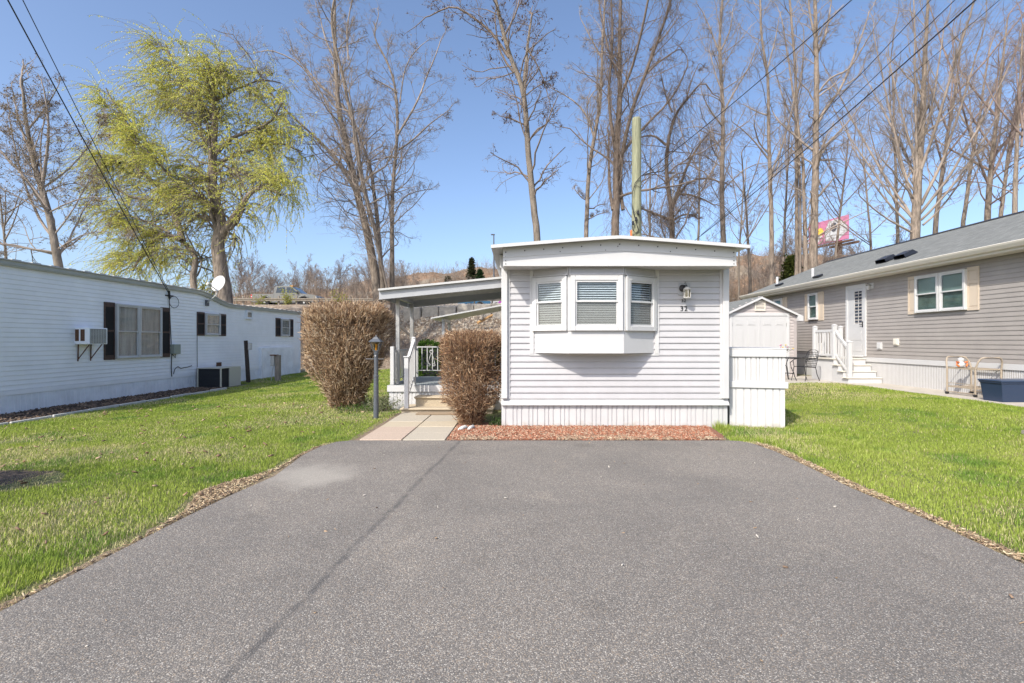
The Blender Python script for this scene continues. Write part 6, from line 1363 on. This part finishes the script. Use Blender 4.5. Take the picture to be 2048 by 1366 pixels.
bands = [(1.6, 4.2, 8500, .0024, .8), (4.2, 7.5, 6000, .0026, .8), (7.5, 12, 3600, .0033, .8), (12, 18, 1500, .0052, .85), (18, 27.4, 600, .008, .9)]
GP = []; GW = []
for y0, y1, den, wd, hs_ in bands:
    for sx0, sx1 in ((-1.04*y1-1.0, -2.3), (2.8, min(1.04*y1+1.0, 9.6))):
        sx0 = max(sx0, -10.7); n = int(den*(y1-y0)*(sx1-sx0)); x = rng.uniform(sx0, sx1, n); y = rng.uniform(y0, y1, n)
        k = lawn(x, y) & (np.abs(x) < 1.04*y+1.0); x, y = x[k], y[k]
        bare = fbm(x, y, 1.3, 3); el, er = edges(y); de = np.where(x < 0, el-x, x-er); near_e = (y < 7.2) & (de < (.05+.16*fbm(x, y, .5, 9)+np.where(x < 0, .0, .05)+np.where(x < 0, .3*np.exp(-((y-4.9)/.55)**2), 0)))
        pb = (((x+5.5)/.85)**2+((y-5.18)/.50)**2 < .4+1.1*fbm(x, y, .4, 77)) | (((x+3.5)/1.0)**2+((y-11.4)/.5)**2 < fbm(x, y, .5, 8)*1.6)
        keep = rng.random(len(x)) < np.where(near_e, .6, 1)*np.where(pb, .22, np.clip(1.5-1.1*bare, .45, 1)); x, y, near_e, pb, bare = x[keep], y[keep], near_e[keep], pb[keep], bare[keep]
        GP.append(np.stack([x, y, np.full(len(x), wd), np.full(len(x), hs_), (near_e | pb)*1., bare], 1))
GA = np.concatenate(GP); n = len(GA); x, y, wd, hs_, dry_, bare = GA.T
z = gz(x, y); tall = fbm(x, y, .45, 21); H = hs_*(.022+.034*tall**1.3*1.4)*rng.uniform(.6, 1.3, n)*np.where(dry_ > 0, .5, 1)
tuft = np.exp(-(((x-3.15)/.25)**2+((y-8.2)/.2)**2)); H *= 1+1.7*tuft
H *= np.where((x > 3) & (x < 5.2) & (y > 6.6) & (y < 8.6), 1.35, 1)
a_ = rng.uniform(0, 6.28, n); lean = rng.uniform(.1, .8, n)*H; dx, dy = np.cos(a_), np.sin(a_); ax2 = a_+rng.uniform(1.1, 2.0, n); wx, wy = np.cos(ax2)*wd, np.sin(ax2)*wd
V_ = np.zeros((n, 5, 3)); V_[:, 0] = np.stack([x-wx, y-wy, z-.004], 1); V_[:, 1] = np.stack([x+wx, y+wy, z-.004], 1)
mx_, my_ = x+dx*lean*.35, y+dy*lean*.35; V_[:, 2] = np.stack([mx_+wx*.75, my_+wy*.75, z+H*.6], 1); V_[:, 3] = np.stack([mx_-wx*.75, my_-wy*.75, z+H*.6], 1); V_[:, 4] = np.stack([x+dx*lean, y+dy*lean, z+H], 1)
green = np.array([.24, .335, .05]); green2 = np.array([.37, .43, .10]); straw = np.array([.62, .54, .31]); dkg = np.array([.16, .27, .05])
m1 = fbm(x, y, .9, 31)[:, None]; c = green*(1-m1)+green2*m1; m2 = np.clip((fbm(x, y, .6, 41)-.58)*5, 0, 1)[:, None]; c = c*(1-m2)+dkg*m2
pst = np.clip((bare-.45)*1.8, .05, .6); pst = np.where(dry_ > 0, .9, pst); iss = (rng.random(n) < pst)[:, None]; c = np.where(iss, straw*.85+c*.15, c)*rng.uniform(.78, 1.22, (n, 1))
b5 = (np.arange(n)*5)[:, None]
quad = b5+np.array([[0, 1, 2, 3]]); tri = b5+np.array([[3, 2, 4, 4]])
# two object halves so that the quads and tips stay simple faces
me_v = V_.reshape(-1, 3); tint = np.repeat(c, 5, axis=0)
def mixmesh(name, V2, quads, tris, m, tint):
    me = bpy.data.meshes.new(name); nq, nt_ = len(quads), len(tris); me.vertices.add(len(V2)); me.vertices.foreach_set('co', V2.astype(np.float32).ravel())
    li = np.concatenate([quads.ravel(), tris.ravel()]).astype(np.int32); me.loops.add(len(li)); me.loops.foreach_set('vertex_index', li); me.polygons.add(nq+nt_)
    me.polygons.foreach_set('loop_start', np.concatenate([np.arange(nq)*4, nq*4+np.arange(nt_)*3]).astype(np.int32)); me.polygons.foreach_set('loop_total', np.concatenate([np.full(nq, 4), np.full(nt_, 3)]).astype(np.int32)); me.update(calc_edges=True)
    at = me.color_attributes.new('tint', 'FLOAT_COLOR', 'POINT'); cc = np.ones((len(V2), 4), np.float32); cc[:, :3] = tint; at.data.foreach_set('color', cc.ravel()); return link(name, me, m, None)
tag(mixmesh('grass', me_v, quad, b5+np.array([[3, 2, 4]]), 'blade', tint), kind='stuff')
print('blades', n)
def chips(name, n, fx, fy, zf, cols, L=(.012, .045), asp=(.2, .5)):
    x, y = fx(n), fy(n); l = rng.uniform(*L, n); a_ = rng.uniform(0, 6.28, n); t_ = rng.normal(0, .35, n); u = np.stack([np.cos(a_)*np.cos(t_), np.sin(a_)*np.cos(t_), np.sin(t_)], 1); v = norm(np.cross(u, np.array([0, 0, 1.])+rng.normal(0, .3, (n, 3)))); w_ = np.cross(u, v)
    C = cube[None]*np.stack([l, l*rng.uniform(*asp, n), l*.18], 1)[:, None]; Vv = C[..., 0:1]*u[:, None]+C[..., 1:2]*v[:, None]+C[..., 2:3]*w_[:, None]+np.stack([x, y, zf(x, y)+rng.uniform(.0, .02, n)], 1)[:, None]
    c = np.array(cols)[rng.integers(0, len(cols), n)]*rng.uniform(.7, 1.3, (n, 1)); tag(npmesh(name, Vv.reshape(-1, 3), (fc[None]+(np.arange(n)*8)[:, None, None]).reshape(-1, 4), 'chip', None, np.repeat(c, 8, axis=0)), kind='stuff')
def bedx(n):
    x = rng.uniform(-1.0, 3.15, n); return x
chips('mulch_chips', 30000, bedx, lambda n: rng.uniform(7.24, 8.42, n), lambda x, y: np.where((x > 2.85+.2*(y-7.2)), -.05, .016), [(.42, .165, .09), (.36, .13, .07), (.50, .30, .20), (.50, .38, .27), (.22, .10, .06)], (.005, .019), (.15, .4))
n_ = 1400
chips('fallen_leaves', 260, lambda n: rng.uniform(-9, -2.7, n), lambda n: rng.uniform(2.6, 12, n), lambda x, y: np.where(lawn(x, y), gz(x, y)+.03, -.3), [(.30, .19, .12), (.42, .30, .2), (.16, .10, .06)], (.015, .035))
chips('straw_litter', 14000, lambda n: rng.uniform(-3.15, -2.62, n), lambda n: rng.uniform(2.0, 7.1, n), lambda x, y: np.where((x > edges(y)[0]-.03) | (x < edges(y)[0]-.05-.32*np.exp(-((y-4.9)/.55)**2)), -.3, .01), [(.42, .31, .19), (.30, .21, .13), (.5, .41, .27), (.22, .15, .10)], (.006, .022), (.06, .14))
chips('mulch_litter', 5000, lambda n: rng.uniform(-.98, 3.1, n), lambda n: 7.22+np.abs(rng.normal(0, .16, n)), lambda x, y: np.where(fbm(x, y, .35, 61) > .5, .024, -.1), [(.50, .40, .28), (.40, .28, .19), (.22, .14, .09)], (.005, .022), (.08, .25))
chips('driveway_debris', 60, lambda n: rng.uniform(-2.4, 3.0, n), lambda n: rng.uniform(2.2, 7.1, n), lambda x, y: 0*x+.018, [(.34, .24, .15), (.22, .15, .10), (.5, .46, .40)], (.005, .016))
chips('straw_litter', 6000, lambda n: rng.uniform(3.1, 3.45, n), lambda n: rng.uniform(2.6, 7.0, n), lambda x, y: np.where((x < edges(y)[1]+.02) | (x > edges(y)[1]+.13), -.3, .012), [(.42, .31, .19), (.30, .21, .13), (.5, .41, .27), (.22, .15, .10)], (.006, .022), (.06, .14))
chips('bed_litter', 3000, lambda n: rng.uniform(-10.6, -9.45, n), lambda n: rng.uniform(8.2, 16.6, n), lambda x, y: 0*x-.09, [(.14, .10, .07), (.25, .17, .11), (.07, .05, .04)], (.01, .04))

# ---------------------------------------------------------------- light, sky, camera
sd = Vector((.67, .88, -1.0)).normalized()
sl2 = bpy.data.lights.new('sun', 'SUN'); sl2.energy = 2.9; sl2.angle = math.radians(.53); sl2.color = (1.0, .94, .84)
so = bpy.data.objects.new('sun', sl2); COL.objects.link(so); so.rotation_euler = sd.to_track_quat('-Z', 'Y').to_euler()
W = bpy.data.worlds.new('World'); S.world = W; W.use_nodes = True; nt = W.node_tree
sky = nt.nodes.new('ShaderNodeTexSky'); sky.sky_type = 'NISHITA'; sky.sun_disc = False; sky.sun_elevation = math.asin(-sd.z); sky.sun_rotation = math.atan2(-sd.x, -sd.y) % (2*math.pi)
sky.air_density = .8; sky.dust_density = 2.6; sky.ozone_density = 2.6; sky.altitude = 60
bg = nt.nodes['Background']; bg.inputs[1].default_value = .15; nt.links.new(sky.outputs[0], bg.inputs[0])
cam = bpy.data.cameras.new('camera'); co = bpy.data.objects.new('camera', cam); COL.objects.link(co); S.camera = co
cam.sensor_width = 36; cam.lens = 36*F/2048; cam.shift_x = (1024-CX)/2048; cam.shift_y = -(683-CY)/2048; cam.clip_end = 2000; cam.clip_start = .05
co.location = (0, 0, CH); co.rotation_euler = (math.pi/2, 0, 0)
S.view_settings.view_transform = 'Standard'; S.view_settings.look = 'None'; S.view_settings.exposure = 0.82; S.view_settings.gamma = 1
S.cycles.max_bounces = 6; S.cycles.transparent_max_bounces = 12
